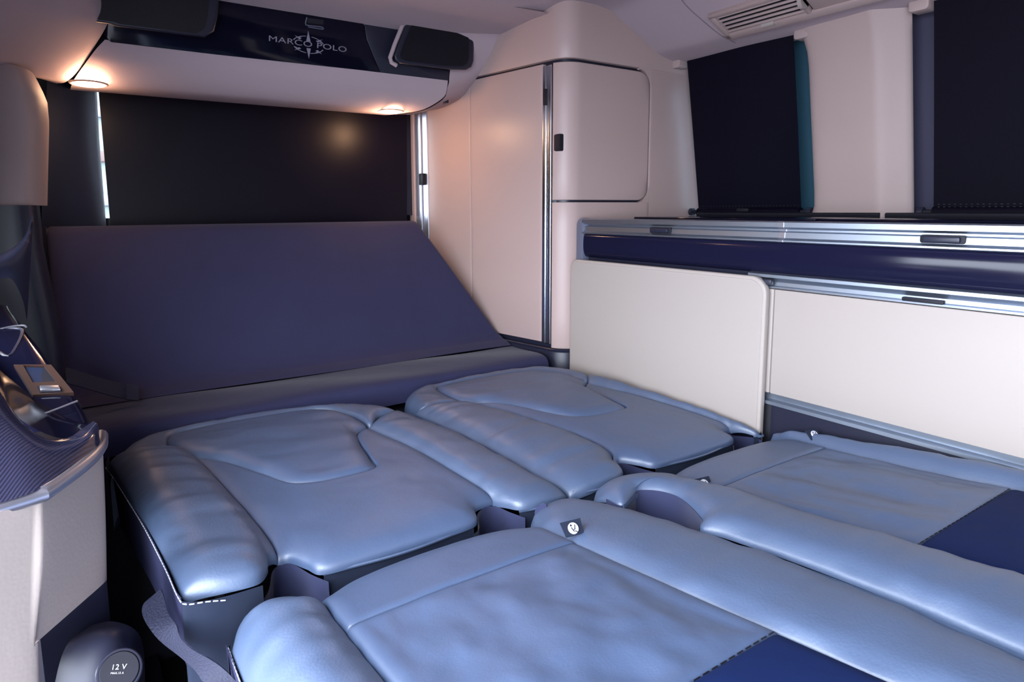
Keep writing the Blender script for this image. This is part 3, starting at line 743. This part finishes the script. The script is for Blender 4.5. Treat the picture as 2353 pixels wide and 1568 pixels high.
MB().prism(rrect(-1.386, -.30, -1.362, -.026, [0, 0, .004, .014])[::-1], (1, 2), K - .004, K + .02).build('tmp', GREYT, kt)
tmp = bpy.data.objects['tmp']; bpy.data.objects.remove(tmp)
MB().prism([(y, z) for y, z in rrect(1.362, -.30, 1.390, -.026, [0, 0, .022, .004])], (1, 2), K - .004, K + .02, .002).build('end_trim', GREYT, kt)
r2p = [(K + .014, -.133), (K - .0, -.134), (K - .004, -.137), (K - .004, -.143), (K + .001, -.147), (K + .004, -.152), (K + .0025, -.159), (K - .002, -.161), (K - .003, -.1645), (K + .014, -.1645)]
MB().prism(r2p, (0, 2), Y0, .835).build('drawer_rail', ALU, kt)
MB().prism(rrect(.468, -.1615, .532, -.1545, .002), (1, 2), K - .004, K + .006, .001).build('rail_button', MATTE, kt)
MB().box((K - .001, Y0, -.3855), (K + .016, .7735, -.1665), .002).build('drawer_front', BEIGE_L, kt)
MB().box((K - .001, .7755, -.3855), (K + .016, 1.38, -.1665), .002).build('drawer_front', BEIGE_L, kt)
r3p = [(K + .016, -.3865), (K + .004, -.3865), (K + .005, -.398), (K + .002, -.400), (K - .004, -.4015), (K - .004, -.4085), (K + .016, -.409)]
MB().prism(r3p, (0, 2), Y0, .790).build('base_rail', ALU, kt)
MB().box((K + .004, Y0, -.94), (K + .02, .772, -.41), .002).build('base_panel', SATIN, kt)
MB().box((K + .008, .772, -.94), (K + .02, Y1, -.40), .002).build('base_panel', MATTE, kt)

# folding table leaf hung in front of the unit
tb = thing('table_leaf', 'pale beige table leaf with rounded corners stowed upright before the kitchen unit', 'table', (1.185, 1.1, -.62))
c0, c1 = px(1312, 700, 0, 1.183), px(1762, 700, 0, 1.183)
oy0, oy1 = c1[1], c0[1]
MB().prism(rrect(oy0, -.62, oy1, -.141, [.01, .01, .030, .036], 12), (1, 2), 1.178, 1.194, .004, 3).build('edge_band', BEIGE_L, tb)
MB().prism(rrect(oy0 + .007, -.613, oy1 - .007, -.148, [.008, .008, .026, .032], 12), (1, 2), 1.1765, 1.19, .0007, 1).build('face', BEIGE_L, tb)
MB().box((1.187, oy0 - .004, -.158), (1.197, oy0 + .03, -.146), .002).build('catch', SATIN, tb)

# ------------------------------------------------------------------ side window blinds
def side_blind(label, y0, y1, m, tab, capped):
    t = thing('window_blind', label, 'blind', (1.69, (y0 + y1) / 2, -.03), 'drawn window blinds')
    g = []
    for a in np.linspace(0, 1, 30):
        g.append([(wallx(z) - .012 + .003 * math.sin(a * 6 + z * 5), y0 + (y1 - y0) * a, z) for z in np.linspace(-.006, .50, 20)])
    MB().grid(g).build('cloth', m, t)
    MB().tube([(wallx(-.01) - .014, y0 + .0, -.0125), (wallx(-.01) - .014, y1 - .0, -.0125)], .0125, 14).build('hem_roll', m, t)
    bar = MB().tube([(wallx(-.01) - .014, y0 - .022, -.0125), (wallx(-.01) - .014, y1 + .022, -.0125)], .006, 10).build('bar', MATTE, t)
    for ye, sgn in ((y0 - .02, -1), (y1 + .02, 1)):
        c = MB().tube([(wallx(-.01) - .014, ye, -.0125), (wallx(-.01) - .014, ye + sgn * .012, -.0125)], [.0115, .0115], 14).build('end_cap', SATIN, t)
    for z in (-.001, .005):
        q = [(wallx(z) - .016 + .003 * math.sin(a * 6 + z * 5), y0 + .004 + (y1 - y0 - .008) * a, z) for a in np.linspace(0, 1, 40)]
        stitches('stitching', t, q, step=.011, ln=.004, r=.0003, m=THREAD_D)
    if tab:
        ym = (y0 + y1) / 2
        MB().box((wallx(0) - .032, ym - .02, -.012), (wallx(0) - .02, ym + .02, -.002), .003).build('pull_tab', MATTE, t)
    return t
side_blind('black blind over the small side window beside the wardrobe', 1.020, 1.365, BLIND, True, True)
side_blind('finely ribbed black blind over the large side window in front of the cream pillar', -.5, .695, BLIND_R, False, True)
# little cream blind holders under the liner
for y, lab in ((1.405, 'small cream blind holder under the liner beside the wardrobe'), (.995, 'small cream blind holder at the top of the pillar by the small blind'), (.725, 'small cream blind holder at the top of the large ribbed blind')):
    b_ = MB().prism(rrect(y - .03, .425, y + .012, .452, .008), (1, 2), 1.585, 1.625, .004).build('blind_holder', VINYL)
    tag(b_, lab, 'blind holder', 'blind holders under the roof liner')

# ------------------------------------------------------------------ roof vent
va, vb, vc, vd = px(1645, 36, 0, 1.46), px(1682, 77, 0, 1.52), px(1925, 8, 0, 1.52), px(1868, -14, 0, 1.46)
O = np.array([1.47, 1.165, ceil_z(1.47, 1.1)]); 
uy = np.array([0, -1., 0]); tz = (ceil_z(1.53, 1.0) - ceil_z(1.43, 1.0)) / .10
ux = np.array([1, 0, tz]); ux /= np.linalg.norm(ux); un = np.cross(ux, uy); un = un if un[2] < 0 else -un
OO = np.array([1.482, 1.0, ceil_z(1.482, 1.0)])
vt = thing('air_vent', 'beige louvred air vent set in the roof liner above the small side blind', 'air vent', tuple(OO))
def vp(a, b, h=0): return OO + uy * a + ux * b + un * h      # a along the van, b down the slope
def vbox(mb, a0, a1, b0, b1, h0, h1, bev=.002, tilt=0):
    M = Matrix([[uy[i], ux[i], un[i], OO[i]] for i in range(3)] + [[0, 0, 0, 1]])
    if tilt:
        cm = Matrix.Translation(Vector(((a0 + a1) / 2, (b0 + b1) / 2, (h0 + h1) / 2))); M = M @ cm @ Matrix.Rotation(tilt, 4, 'X') @ cm.inverted()
    return mb.box((a0, b0, h0), (a1, b1, h1), bev, 2, M)
mb = MB()
for q in ((-.155, .26, -.052, -.040), (-.155, .26, .030, .052), (-.155, -.138, -.05, .05), (.075, .088, -.045, .035), (.245, .26, -.05, .05)):
    vbox(mb, q[0], q[1], q[2], q[3], -.01, .011, .003)
mb.build('frame', VINYL, vt)
vbox(MB(), -.15, .25, -.045, .045, -.004, .0012, 0).build('duct', MATTE, vt)  # flat black backing, stands in for the shade between the slats
for k in range(5): vbox(MB(), -.138, .074, -.0385 + k * .0145, -.0325 + k * .0145, .003, .0085, .001, .35).build('slat', VINYL, vt)
vbox(MB(), .092, .244, -.042, .032, -.01, .006, .003).build('cover', VINYL, vt)
w = MB().tube([vp(.078, -.005, .003), vp(.088, -.005, .003)], .018, 18).build('thumb_wheel', BEIGE_L, vt)
MB().tube([vp(-.045, .034, .006), vp(-.010, .034, .006)], .007, 12).build('slide_knob', BEIGE_L, vt)

# ------------------------------------------------------------------ overhead cabinet at the rear
oc = thing('overhead_cabinet', 'overhead rear cabinet with black gloss flap above the rear blind', 'cabinet', (.54, 1.85, .29))
def pw(x, y, off=-.0045):                        # point on the wardrobe's left face
    d = MW @ _ray((x, y)); n = np.array([nL[0], nL[1], 0]); p0 = np.array([A0[0], A0[1], 0]) - n * off
    return d * ((n @ p0) / (n @ d))
lipL = [(.098, 1.746, .386), (.080, 1.752, .365), (.060, 1.766, .338), (.036, 1.80, .305), (.028, 1.84, .294), (.026, 1.95, .300), (.026, 2.03, .322)]
lipR = [(.988, 1.746, .386), (.988, 1.752, .365), (.982, 1.766, .338), (.935, 1.80, .305), (.885, 1.84, .294), (.86, 1.95, .300), (.86, 2.03, .322)]
rows = [[tuple(np.array(a) * (1 - t) + np.array(b_) * t) for t in np.linspace(0, 1, 6)] for a, b_ in zip(lipL, lipR)]
g = sheet(rows, 40, 40)
MB().grid(g).build('lip', LINER, oc, sharp=70)
inn = [(.70, 1.58, .568), (.78, 1.70, .535), (.97, 1.730, .46), (.992, 1.745, .392), (.990, 1.754, .365), (.985, 1.768, .336), (.940, 1.80, .304), (.892, 1.84, .293), (.865, 1.95, .299), (.865, 2.03, .322)]
out = [pw(1262, 30), pw(1158, 72), pw(1128, 122), pw(1100, 172), pw(1078, 202), pw(1055, 228), pw(1015, 248), pw(985, 255), pw(955, 262), pw(935, 266)]
rows = [[tuple(np.array(a) * (1 - t) + np.array(b_) * t + np.array([0, 0, 0])) for t in (0, .33, .67, 1)] for a, b_ in zip(inn, out)]
MB().grid(sheet(rows, 16, 60)).build('end_trim', LINER, oc, sharp=70)
# top strip between flap and liner
tl = [(.05, 1.56, .572), (.05, 1.66, .552), (.05, 1.735, .524)]; tr = [(.76, 1.56, .572), (.80, 1.66, .550), (.83, 1.735, .524)]
MB().grid(sheet([[a, b_] for a, b_ in zip(tl, tr)], 12, 16)).build('top_trim', LINER, oc)
# body behind
MB().box((.03, 1.80, .33), (1.02, 2.03, .60)).build('body', SATIN, oc)
def fp(x, y, off=0): return None
FT, FB = np.array([1.725, .520]), np.array([1.748, .388])     # flap plane in (y, z)
def fpx(x, y, off=0):
    n = np.array([0, -(FT[1] - FB[1]), FT[0] - FB[0]]); n = n / np.linalg.norm(n)
    if n[1] > 0: n = -n
    d = MW @ _ray((x, y)); p0 = np.array([0, FB[0], FB[1]]) + n * off
    return d * ((n @ p0) / (n @ d)), n
def flap_prism(pts, name, m, par, h0, h1, bev=0):
    P = [fpx(x, y)[0] for x, y in pts]; n = fpx(*pts[0])[1]
    b = bmesh.new(); vs = [b.verts.new(p + n * h0) for p in P]; f = b.faces.new(vs); r = bmesh.ops.extrude_face_region(b, geom=[f])
    for v in r['geom']:
        if isinstance(v, bmesh.types.BMVert): v.co += Vector(n * (h1 - h0))
    bmesh.ops.recalc_face_normals(b, faces=b.faces)
    if bev: bmesh.ops.bevel(b, geom=[e for e in b.edges], offset=bev, segments=2, profile=.5, affect='EDGES')
    return MB().bm(b).build(name, m, par)
flap = flap_prism([(238, 82), (255, 97), (500, 126), (872, 166), (856, 130), (840, 90), (834, 49), (600, -3), (300, -60), (235, -70)], 'flap', GLOSS, oc, -.02, .004, .0015)
flap_prism([(874, 166.5), (1029, 186), (1032, 162), (950, 150), (905, 135), (920, 64), (836, 48.5), (842, 90), (858, 130)], 'end_panel', SATIN, oc, -.02, .002, .0015)
# edge strip along the flap's top
a, n = fpx(560, -12, .004); b_, n = fpx(925, 62, .004)
MB().tube([a, b_], .0035, 8).build('flap_edge', ALUV if False else GLOSS, oc)
# finger pull
q = [fpx(x, y, .006)[0] for x, y in ((705, 40), (702, 53), (706, 58), (738, 62), (743, 66), (740, 67), (708, 62))]
MB().tube(resample(q, np.linspace(0, 1, 30)), .0016, 6).build('latch', GREYT, flap)
q = [fpx(x, y, .0045)[0] for x, y in ((706, 41), (744, 46), (743, 57), (706, 53))]
MB().add(q, [[0, 1, 2, 3]]).build('latch_recess', MATTE, flap)
# lettering and compass rose on the flap
def text_on(s, p_left, p_right, size_k, off, name, m, par, plane, extr=.0004, sx=1.0):
    A, n = plane(*p_left, off); B, _ = plane(*p_right, off)
    cu = bpy.data.curves.new('t', 'FONT'); cu.body = s; cu.size = 1; cu.extrude = .01; cu.space_character = 1.05
    ob = bpy.data.objects.new('t', cu); COL.objects.link(ob)
    dg = bpy.context.evaluated_depsgraph_get(); me = bpy.data.meshes.new_from_object(ob.evaluated_get(dg))
    bpy.data.objects.remove(ob)
    co = np.array([v.co[:] for v in me.vertices]); x0, x1 = co[:, 0].min(), co[:, 0].max()
    e1 = (B - A); L = np.linalg.norm(e1); e1 /= L; k = L / (x1 - x0); nv = np.array(n)
    e2 = np.cross(nv, e1); e2 /= np.linalg.norm(e2)
    if e2[2] < 0: e2 = -e2
    V = [A + e1 * (c[0] - x0) * k + e2 * c[1] * k * size_k + nv * c[2] * .03 for c in co]
    F = [list(p.vertices) for p in me.polygons]
    return mesh(name, V, F, m, par)
text_on('MARCO POLO', (618, 94), (796, 120), .62, .0045, 'lettering', LOGO, flap, fpx)
c, n = fpx(709, 103, .0048); ex_ = fpx(760, 111, .0048)[0] - c; ex_ /= np.linalg.norm(ex_); ey_ = np.cross(ex_, n); ey_ = ey_ if ey_[2] > 0 else -ey_
R = .036
def cp(r, a): return c + ex_ * r * math.cos(a) * 1.2 + ey_ * r * math.sin(a) * .60
mb = MB()
for a0, a1 in ((18, 80), (100, 162), (205, 262), (278, 340)):
    an = np.radians(np.linspace(a0, a1, 10)); mb.grid([[cp(R * .93, a), cp(R * 1.0, a)] for a in an])
for k in range(4):
    a = math.pi / 2 * k + .03; tip = 1.62 if k % 2 else 0
    if not tip: continue
    mb.add([cp(R * .42, a - .32), cp(R * tip, a), cp(R * .42, a + .32)], [[0, 1, 2]])
for k in range(4):
    a = math.pi / 4 + math.pi / 2 * k; mb.add([cp(R * .72, a - .14), cp(R * 1.22, a), cp(R * .72, a + .14)], [[0, 1, 2]])
    mb.add([cp(R * .9, a - .30), cp(R * 1.02, a), cp(R * .84, a - .1)], [[0, 1, 2]])
mb.build('compass_emblem', LOGO, flap, kind='stuff')

# loudspeakers at both ends of the flap
def speaker(label, pts, Y, mirror):
    t = thing('loudspeaker', label, 'loudspeaker', tuple(px(*pts[0], 1, Y)), 'loudspeakers on the overhead cabinet')
    P = [px(x, y, 1, Y) for x, y in pts]
    b = bmesh.new(); vs = [b.verts.new(p) for p in P]; f = b.faces.new(vs)
    r = bmesh.ops.extrude_face_region(b, geom=[f]); 
    for v in r['geom']:
        if isinstance(v, bmesh.types.BMVert): v.co *= (Y + .055) / Y
    bmesh.ops.recalc_face_normals(b, faces=b.faces)
    bmesh.ops.bevel(b, geom=[e for e in b.edges if all(abs(v.co.y - Y) < 1e-5 for v in e.verts)], offset=.008, segments=3, profile=.6, affect='EDGES')
    MB().bm(b).build('housing', SATIN, t, sharp=50)
    C = sum(P) / len(P); Q = [C + (p - C) * .86 + np.array([0, -.0015, 0]) for p in P]
    MB().add([*Q, *[q + np.array([0, .004, 0]) for q in Q]], [list(range(len(Q))), *[[i, (i + 1) % len(Q), len(Q) + (i + 1) % len(Q), len(Q) + i] for i in range(len(Q))]]).build('grille', MESHM, t)
    return t, P
ro = [(905, 128), (908, 139), (920, 146), (1030, 160), (1070, 161), (1083, 154), (1088, 140), (1089, 92), (1084, 72), (1070, 62), (1050, 58), (960, 41), (944, 42), (934, 52), (916, 96)]
t, P = speaker('black mesh loudspeaker in the overhead cabinet beside the wardrobe', ro, 1.69, False)
lip = [p + np.array([-.006 if k < 3 or k > 11 else 0, .012, -.004]) for k, p in enumerate(P)]
MB().tube([lip[2], lip[1], lip[0], lip[14], lip[13]], .006, 8).build('rim', LINER, t)
lo = [(470, 86), (492, 72), (500, 40), (506, -40), (380, -70), (215, -50), (190, -10), (186, 22), (194, 42), (212, 50), (250, 55), (268, 61)]
t, P = speaker('black loudspeaker block at the far end of the overhead cabinet above the rear post', lo, 1.67, True)

# downlights under the cabinet
def downlight(label, x, y, X_off, power):
    n = np.array([0, -.02, -1.]); n /= np.linalg.norm(n)
    c = px(x, y, 2, .2925)
    t = thing('reading_light', label, 'light', tuple(c), 'downlights under the overhead cabinet')
    MB().disc(c + np.array([0, 0, .004]), n, .040, .035, .0035, 32).build('rim', VINYL, t)
    MB().disc(c + np.array([0, 0, .003]), n, .0355, 0, .003, 32).build('lens', LAMP, t)
    l = bpy.data.lights.new('reading_light_glow', 'POINT'); l.energy = power; l.color = (1, .56, .32); l.shadow_soft_size = .018
    o = bpy.data.objects.new('reading_light_glow', l); COL.objects.link(o); o.location = tuple(c + n * .030 + np.array([0, 0, ZC]))
    return t
downlight('lit warm downlight under the cabinet at its wardrobe end', 897, 258, 0, 1.1)
downlight('lit warm downlight under the cabinet near the rear left post', 204, 195, 0, .4)

# ------------------------------------------------------------------ left side: liner, pillar trim, console
mb = MB()
rows = [[px(-30, -20, 1, 1.22), px(90, -25, 1, 1.45), px(248, -30, 1, 1.70)],
        [px(-30, 40, 1, 1.24), px(90, 30, 1, 1.46), px(252, 40, 1, 1.715)],
        [px(-30, 105, 1, 1.40), px(80, 100, 1, 1.57), px(214, 112, 1, 1.755)],
        [px(-30, 145, 1, 1.54), px(70, 150, 1, 1.66), px(180, 162, 1, 1.79)],
        [px(-30, 153, 1, 1.63), px(72, 172, 1, 1.72), px(152, 188, 1, 1.83)],
        [px(-30, 158, 1, 1.72), px(80, 178, 1, 1.80), px(130, 192, 1, 1.92)]]
mb.grid(sheet(rows, 24, 36)); mb.build('trim_7', LINER, kind='structure', sharp=60)
# cream pillar trim, rounded toward the rear window
zt, zb_ = .285, px(90, 472, 1, 1.60)[2]
plan = [(-.20, 1.585), (-.11, 1.587), (-.066, 1.590), (-.048, 1.600), (-.030, 1.635), (-.0205, 1.69), (-.024, 1.78)]
g = []
for z in np.linspace(zb_, zt, 16):
    k = max(0, (.19 - z) / .18)
    g.append([(x - .017 * k - (0 if z < .23 else .6 * (z - .23) ** 1.2), y, z) for x, y in resample(plan, np.linspace(0, 1, 30))])
mb = MB().grid(g); mb.add(g[0] + [(-.20, 1.78, zb_)], [list(range(31))])
mb.build('trim_8', VINYL, kind='structure', sharp=60)
# dark lower side trim with a scooped shelf
plan = [(-.20, 1.575), (-.12, 1.578), (-.075, 1.58), (-.062, 1.59), (-.052, 1.62), (-.052, 1.75)]
g = []
for z in np.linspace(-.70, zb_, 18):
    g.append([(x + (.0 if z > -.08 else .02 * min(1, (-.08 - z) / .2)), y, z) for x, y in resample(plan, np.linspace(0, 1, 24))])
MB().grid(g).build('trim_9', SATIN, kind='structure', sharp=60)
sc_ = [[px(-20, 592, 1, 1.16), px(20, 575, 1, 1.18), px(55, 545, 1, 1.2), px(72, 500, 1, 1.22)],
       [px(-20, 612, 1, 1.12), px(20, 596, 1, 1.14), px(62, 560, 1, 1.17), px(76, 505, 1, 1.21)],
       [px(-20, 650, 1, 1.14), px(24, 640, 1, 1.15), px(52, 690, 1, 1.18), px(62, 740, 1, 1.21)]]
MB().grid(sheet(sc_, 24, 18)).build('trim_10', SATIN, kind='structure', sharp=70)

con = thing('side_console', 'beige and black side console with a ribbed gloss top beside the bench', 'console', (-.06, .9, -.95))
PA, PB = px(215, 978, 1, .892), px(60, 750, 1, 1.18)
slope = (PB[2] - PA[2]) / (PB[1] - PA[1])
def cpx(x, y, off=0):                          # a point on the sloping top of the console
    n = np.array([0, -slope, 1.]); n /= np.linalg.norm(n); d = MW @ _ray((x, y)); p0 = PA + n * off
    return d * ((n @ p0) / (n @ d)), n
ZS = -.271
sil = [cpx(*q)[0] for q in ((24, 700), (60, 750), (100, 800), (160, 882), (197, 935), (214, 975))]
rim_r = [px(229, 1004, 2, ZS + .004), px(222, 1030, 2, ZS + .004), px(104, 1118, 2, ZS + .004), px(-10, 1160, 2, ZS + .004)]
# top skin: rows run from the right silhouette to the wall
rows = []
for p in sil: rows.append([p + np.array([.0, 0, -.030]), p + np.array([-.002, 0, -.008]), p + np.array([-.010, 0, 0]), (p[0] - .05, p[1], p[2] + .001), (-.155, p[1], p[2] - .002)])
MB().grid(sheet(rows, 26, 30)).build('top_skin', GLOSS, con, sharp=70)
top_front = [px(214, 968, 1, .895), px(190, 985, 1, .868), px(150, 1008, 1, .842), px(75, 1000, 1, .83), px(20, 930, 1, .86), px(-20, 870, 1, .88)]
rimr = resample(rim_r, np.linspace(0, 1, 6))
fr0 = resample(top_front, np.linspace(0, 1, 24)); fr1 = resample(rim_r, np.linspace(0, 1, 24))
fm = (fr0 + fr1) / 2 + np.array([.002, -.006, .006])
MB().grid(sheet([fr0, fm, fr1], 24, 12)).build('ribbed_front', CARBON, con, sharp=70)
# link between top skin and ribbed front
MB().grid(sheet([[sil[-1] + np.array([0, 0, -.004]), cpx(120, 940)[0], cpx(0, 850)[0], cpx(-30, 800)[0]], [fr0[0], fr0[8], fr0[16], fr0[23]]], 20, 6)).build('top_lip', GLOSS, con, sharp=70)
# satin trim strip
q = resample([px(231, 1003, 2, ZS - .003), px(226, 1030, 2, ZS - .003), px(190, 1068, 2, ZS - .003), px(105, 1130, 2, ZS - .003), px(90, 1137, 2, ZS - .003), px(-20, 1172, 2, ZS - .003)], np.linspace(0, 1, 40))
MB().tube(q, .0085, 12).build('trim_strip', SATMET, con)
# cream lower panel
up_ = [px(232, 1015, 1, .874), px(228, 1045, 1, .855), px(105, 1140, 1, .752), px(82, 1150, 1, .742), px(-20, 1185, 1, .712)]
mid_ = [px(237, 1180, 1, .874), px(234, 1180, 1, .855), px(108, 1290, 1, .752), px(78, 1300, 1, .742), px(-20, 1320, 1, .712)]
lo_ = [px(238, 1335, 1, .874), px(236, 1343, 1, .852), px(90, 1472, 1, .752), px(78, 1490, 1, .742), px(-20, 1500, 1, .712)]
MB().grid(sheet([up_, mid_, lo_], 40, 16)).build('lower_panel', CON_VINYL, con, sharp=70)
lo2 = [px(90, 1470, 1, .752), px(78, 1480, 1, .742), px(-20, 1480, 1, .712)]
lo3 = [px(92, 1640, 1, .752), px(82, 1640, 1, .742), px(-20, 1640, 1, .712)]
MB().grid(sheet([lo2, lo3], 20, 6)).build('front_panel', CON_VINYL, con, sharp=70)
ba = [p + np.array([0, .012, 0]) for p in lo_[:3]]; bb = [p + np.array([0, .05, -.30]) for p in lo_[:3]]
MB().grid(sheet([ba, bb], 14, 8)).build('base', SATIN, con)
MB().box((-.15, .90, -.95), (-.005, 1.2, -.30), .01).build('core', MATTE, con)
# switch plate with a tray recess and a rocker
def cprism(pts, name, m, par, h0, h1, bev=0):
    P = [cpx(x, y)[0] for x, y in pts]; n = cpx(0, 800)[1]
    b = bmesh.new(); vs = [b.verts.new(p + n * h0) for p in P]; f = b.faces.new(vs); r = bmesh.ops.extrude_face_region(b, geom=[f])
    for v in r['geom']:
        if isinstance(v, bmesh.types.BMVert): v.co += Vector(n * (h1 - h0))
    bmesh.ops.recalc_face_normals(b, faces=b.faces)
    if bev: bmesh.ops.bevel(b, geom=[e for e in b.edges], offset=bev, segments=2, profile=.5, affect='EDGES')
    return MB().bm(b).build(name, m, par)
def cframe(outer, inner, name, m, par, h0, h1):
    n = cpx(0, 800)[1]; A = [cpx(*q)[0] for q in outer]; B = [cpx(*q)[0] for q in inner]; k = len(A)
    v = [p + n * h1 for p in A] + [p + n * h1 for p in B] + [p + n * h0 for p in B] + [p + n * h0 for p in A]
    f = []
    for i in range(k):
        j = (i + 1) % k
        f += [[i, j, k + j, k + i], [k + i, k + j, 2 * k + j, 2 * k + i], [3 * k + i, 3 * k + j, j, i]]
    return MB().add(v, f).build(name, m, par)
plate = cframe([(32, 844), (118, 844), (170, 908), (76, 914)], [(54, 846), (102, 847), (130, 883), (76, 885)], 'switch_plate', BRONZE, con, -.001, .004)
cprism([(54, 846), (102, 847), (130, 883), (76, 885)], 'tray', BLUETRIM, plate, .0002, .0012)
cprism([(98, 848), (102, 847), (130, 883), (96, 884)], 'tray_wall', MATTE, plate, .0012, .0016)
cprism([(86, 895), (138, 894), (146, 908), (92, 910)], 'switch_well', MATTE, plate, .0042, .0046)
cprism([(92, 898), (136, 897), (141, 907), (94, 909)], 'rocker', SATMET, plate, .0046, .008, .001)
q = [cpx(x, y, .008)[0] for x, y in ((58, 936), (92, 952), (100, 952), (178, 922))]
MB().tube(resample(q, np.linspace(0, 1, 20)), .0013, 6).build('edge_line', SATMET, con)
q = [cpx(x, y, .003)[0] for x, y in ((5, 755), (30, 750), (54, 748), (60, 752))]
MB().tube(resample(q, np.linspace(0, 1, 12)), .0014, 6).build('edge_line', SATMET, con)
q = [cpx(x, y, .0)[0] for x, y in ((-6, 808), (18, 820), (36, 800), (52, 764), (40, 756), (0, 757))]
MB().tube(resample(q, np.linspace(0, 1, 24)), .0025, 6).build('cup_holder_rim', SATIN, con)

# 12 volt socket on the dark lower trim
lump = [[px(120, 1470, 1, .84), px(200, 1440, 1, .84), px(270, 1430, 1, .85), px(325, 1470, 1, .86), px(335, 1600, 1, .87)],
        [px(110, 1500, 1, .80), px(195, 1480, 1, .80), px(270, 1470, 1, .80), px(305, 1510, 1, .81), px(310, 1600, 1, .83)],
        [px(100, 1640, 1, .78), px(190, 1640, 1, .76), px(260, 1640, 1, .76), px(290, 1640, 1, .78), px(300, 1660, 1, .80)]]
MB().grid(sheet(lump, 30, 20)).build('boss', SATIN, con, sharp=80)
sc = px(274, 1544, 1, .735)
sk_ = thing('power_socket', 'round black 12 volt power socket cap low beside the console', 'socket', tuple(sc))
nn_ = np.array([.04, -.74, .67]); nn_ /= np.linalg.norm(nn_)
cap = MB().disc(sc, nn_, .019, 0, .006, 32).build('cap', MATTE, sk_)
MB().disc(sc, nn_, .022, .019, .004, 32).build('collar', SATIN, sk_)
def spl(x, y, off=0):
    d = MW @ _ray((x, y)); p0 = sc + nn_ * (.0065 + off); return d * ((nn_ @ p0) / (nn_ @ d)), nn_
text_on('12 V', (258, 1540), (290, 1538), .95, 0, 'lettering', PRINT, cap, spl)
text_on('MAX.15 A', (254, 1550), (284, 1549), .95, 0, 'lettering', PRINT, cap, spl)

# seat belt webbing hanging beside the front cushion
q = [px(352, 1370, 1, .82), px(358, 1415, 1, .79), px(392, 1462, 1, .755), px(430, 1502, 1, .73), px(478, 1540, 1, .71), px(540, 1600, 1, .68)]
q = resample(q, np.linspace(0, 1, 30))
sd = [np.array([.55 + .5 * math.sin(k * .28), -.35, .55 - .5 * math.sin(k * .28)]) for k in range(30)]
sb = MB().ribbon(q, sd, .026, .0009).build('seat_belt', WEB)
tag(sb, 'grey woven seat belt strap twisted beside the stitched seat cushion', 'seat belt')
# floor rail with bolts in the dark gap beside the bench
fr = thing('floor_rail', 'black seat rail with small bolts on the dark floor beside the bench', 'seat rail', (.06, 1.3, -.95))
MB().box((.03, .6, -.95), (.09, 1.9, -.925), .004).build('channel', SATIN, fr)
for x, y in ((252, 1322), (258, 1350), (282, 1362), (288, 1378), (280, 1388)):
    p = px(x, y, 2, -.925); MB().disc(p, (0, 0, 1), .007, 0, .006, 6).build('bolt', SATMET, fr)
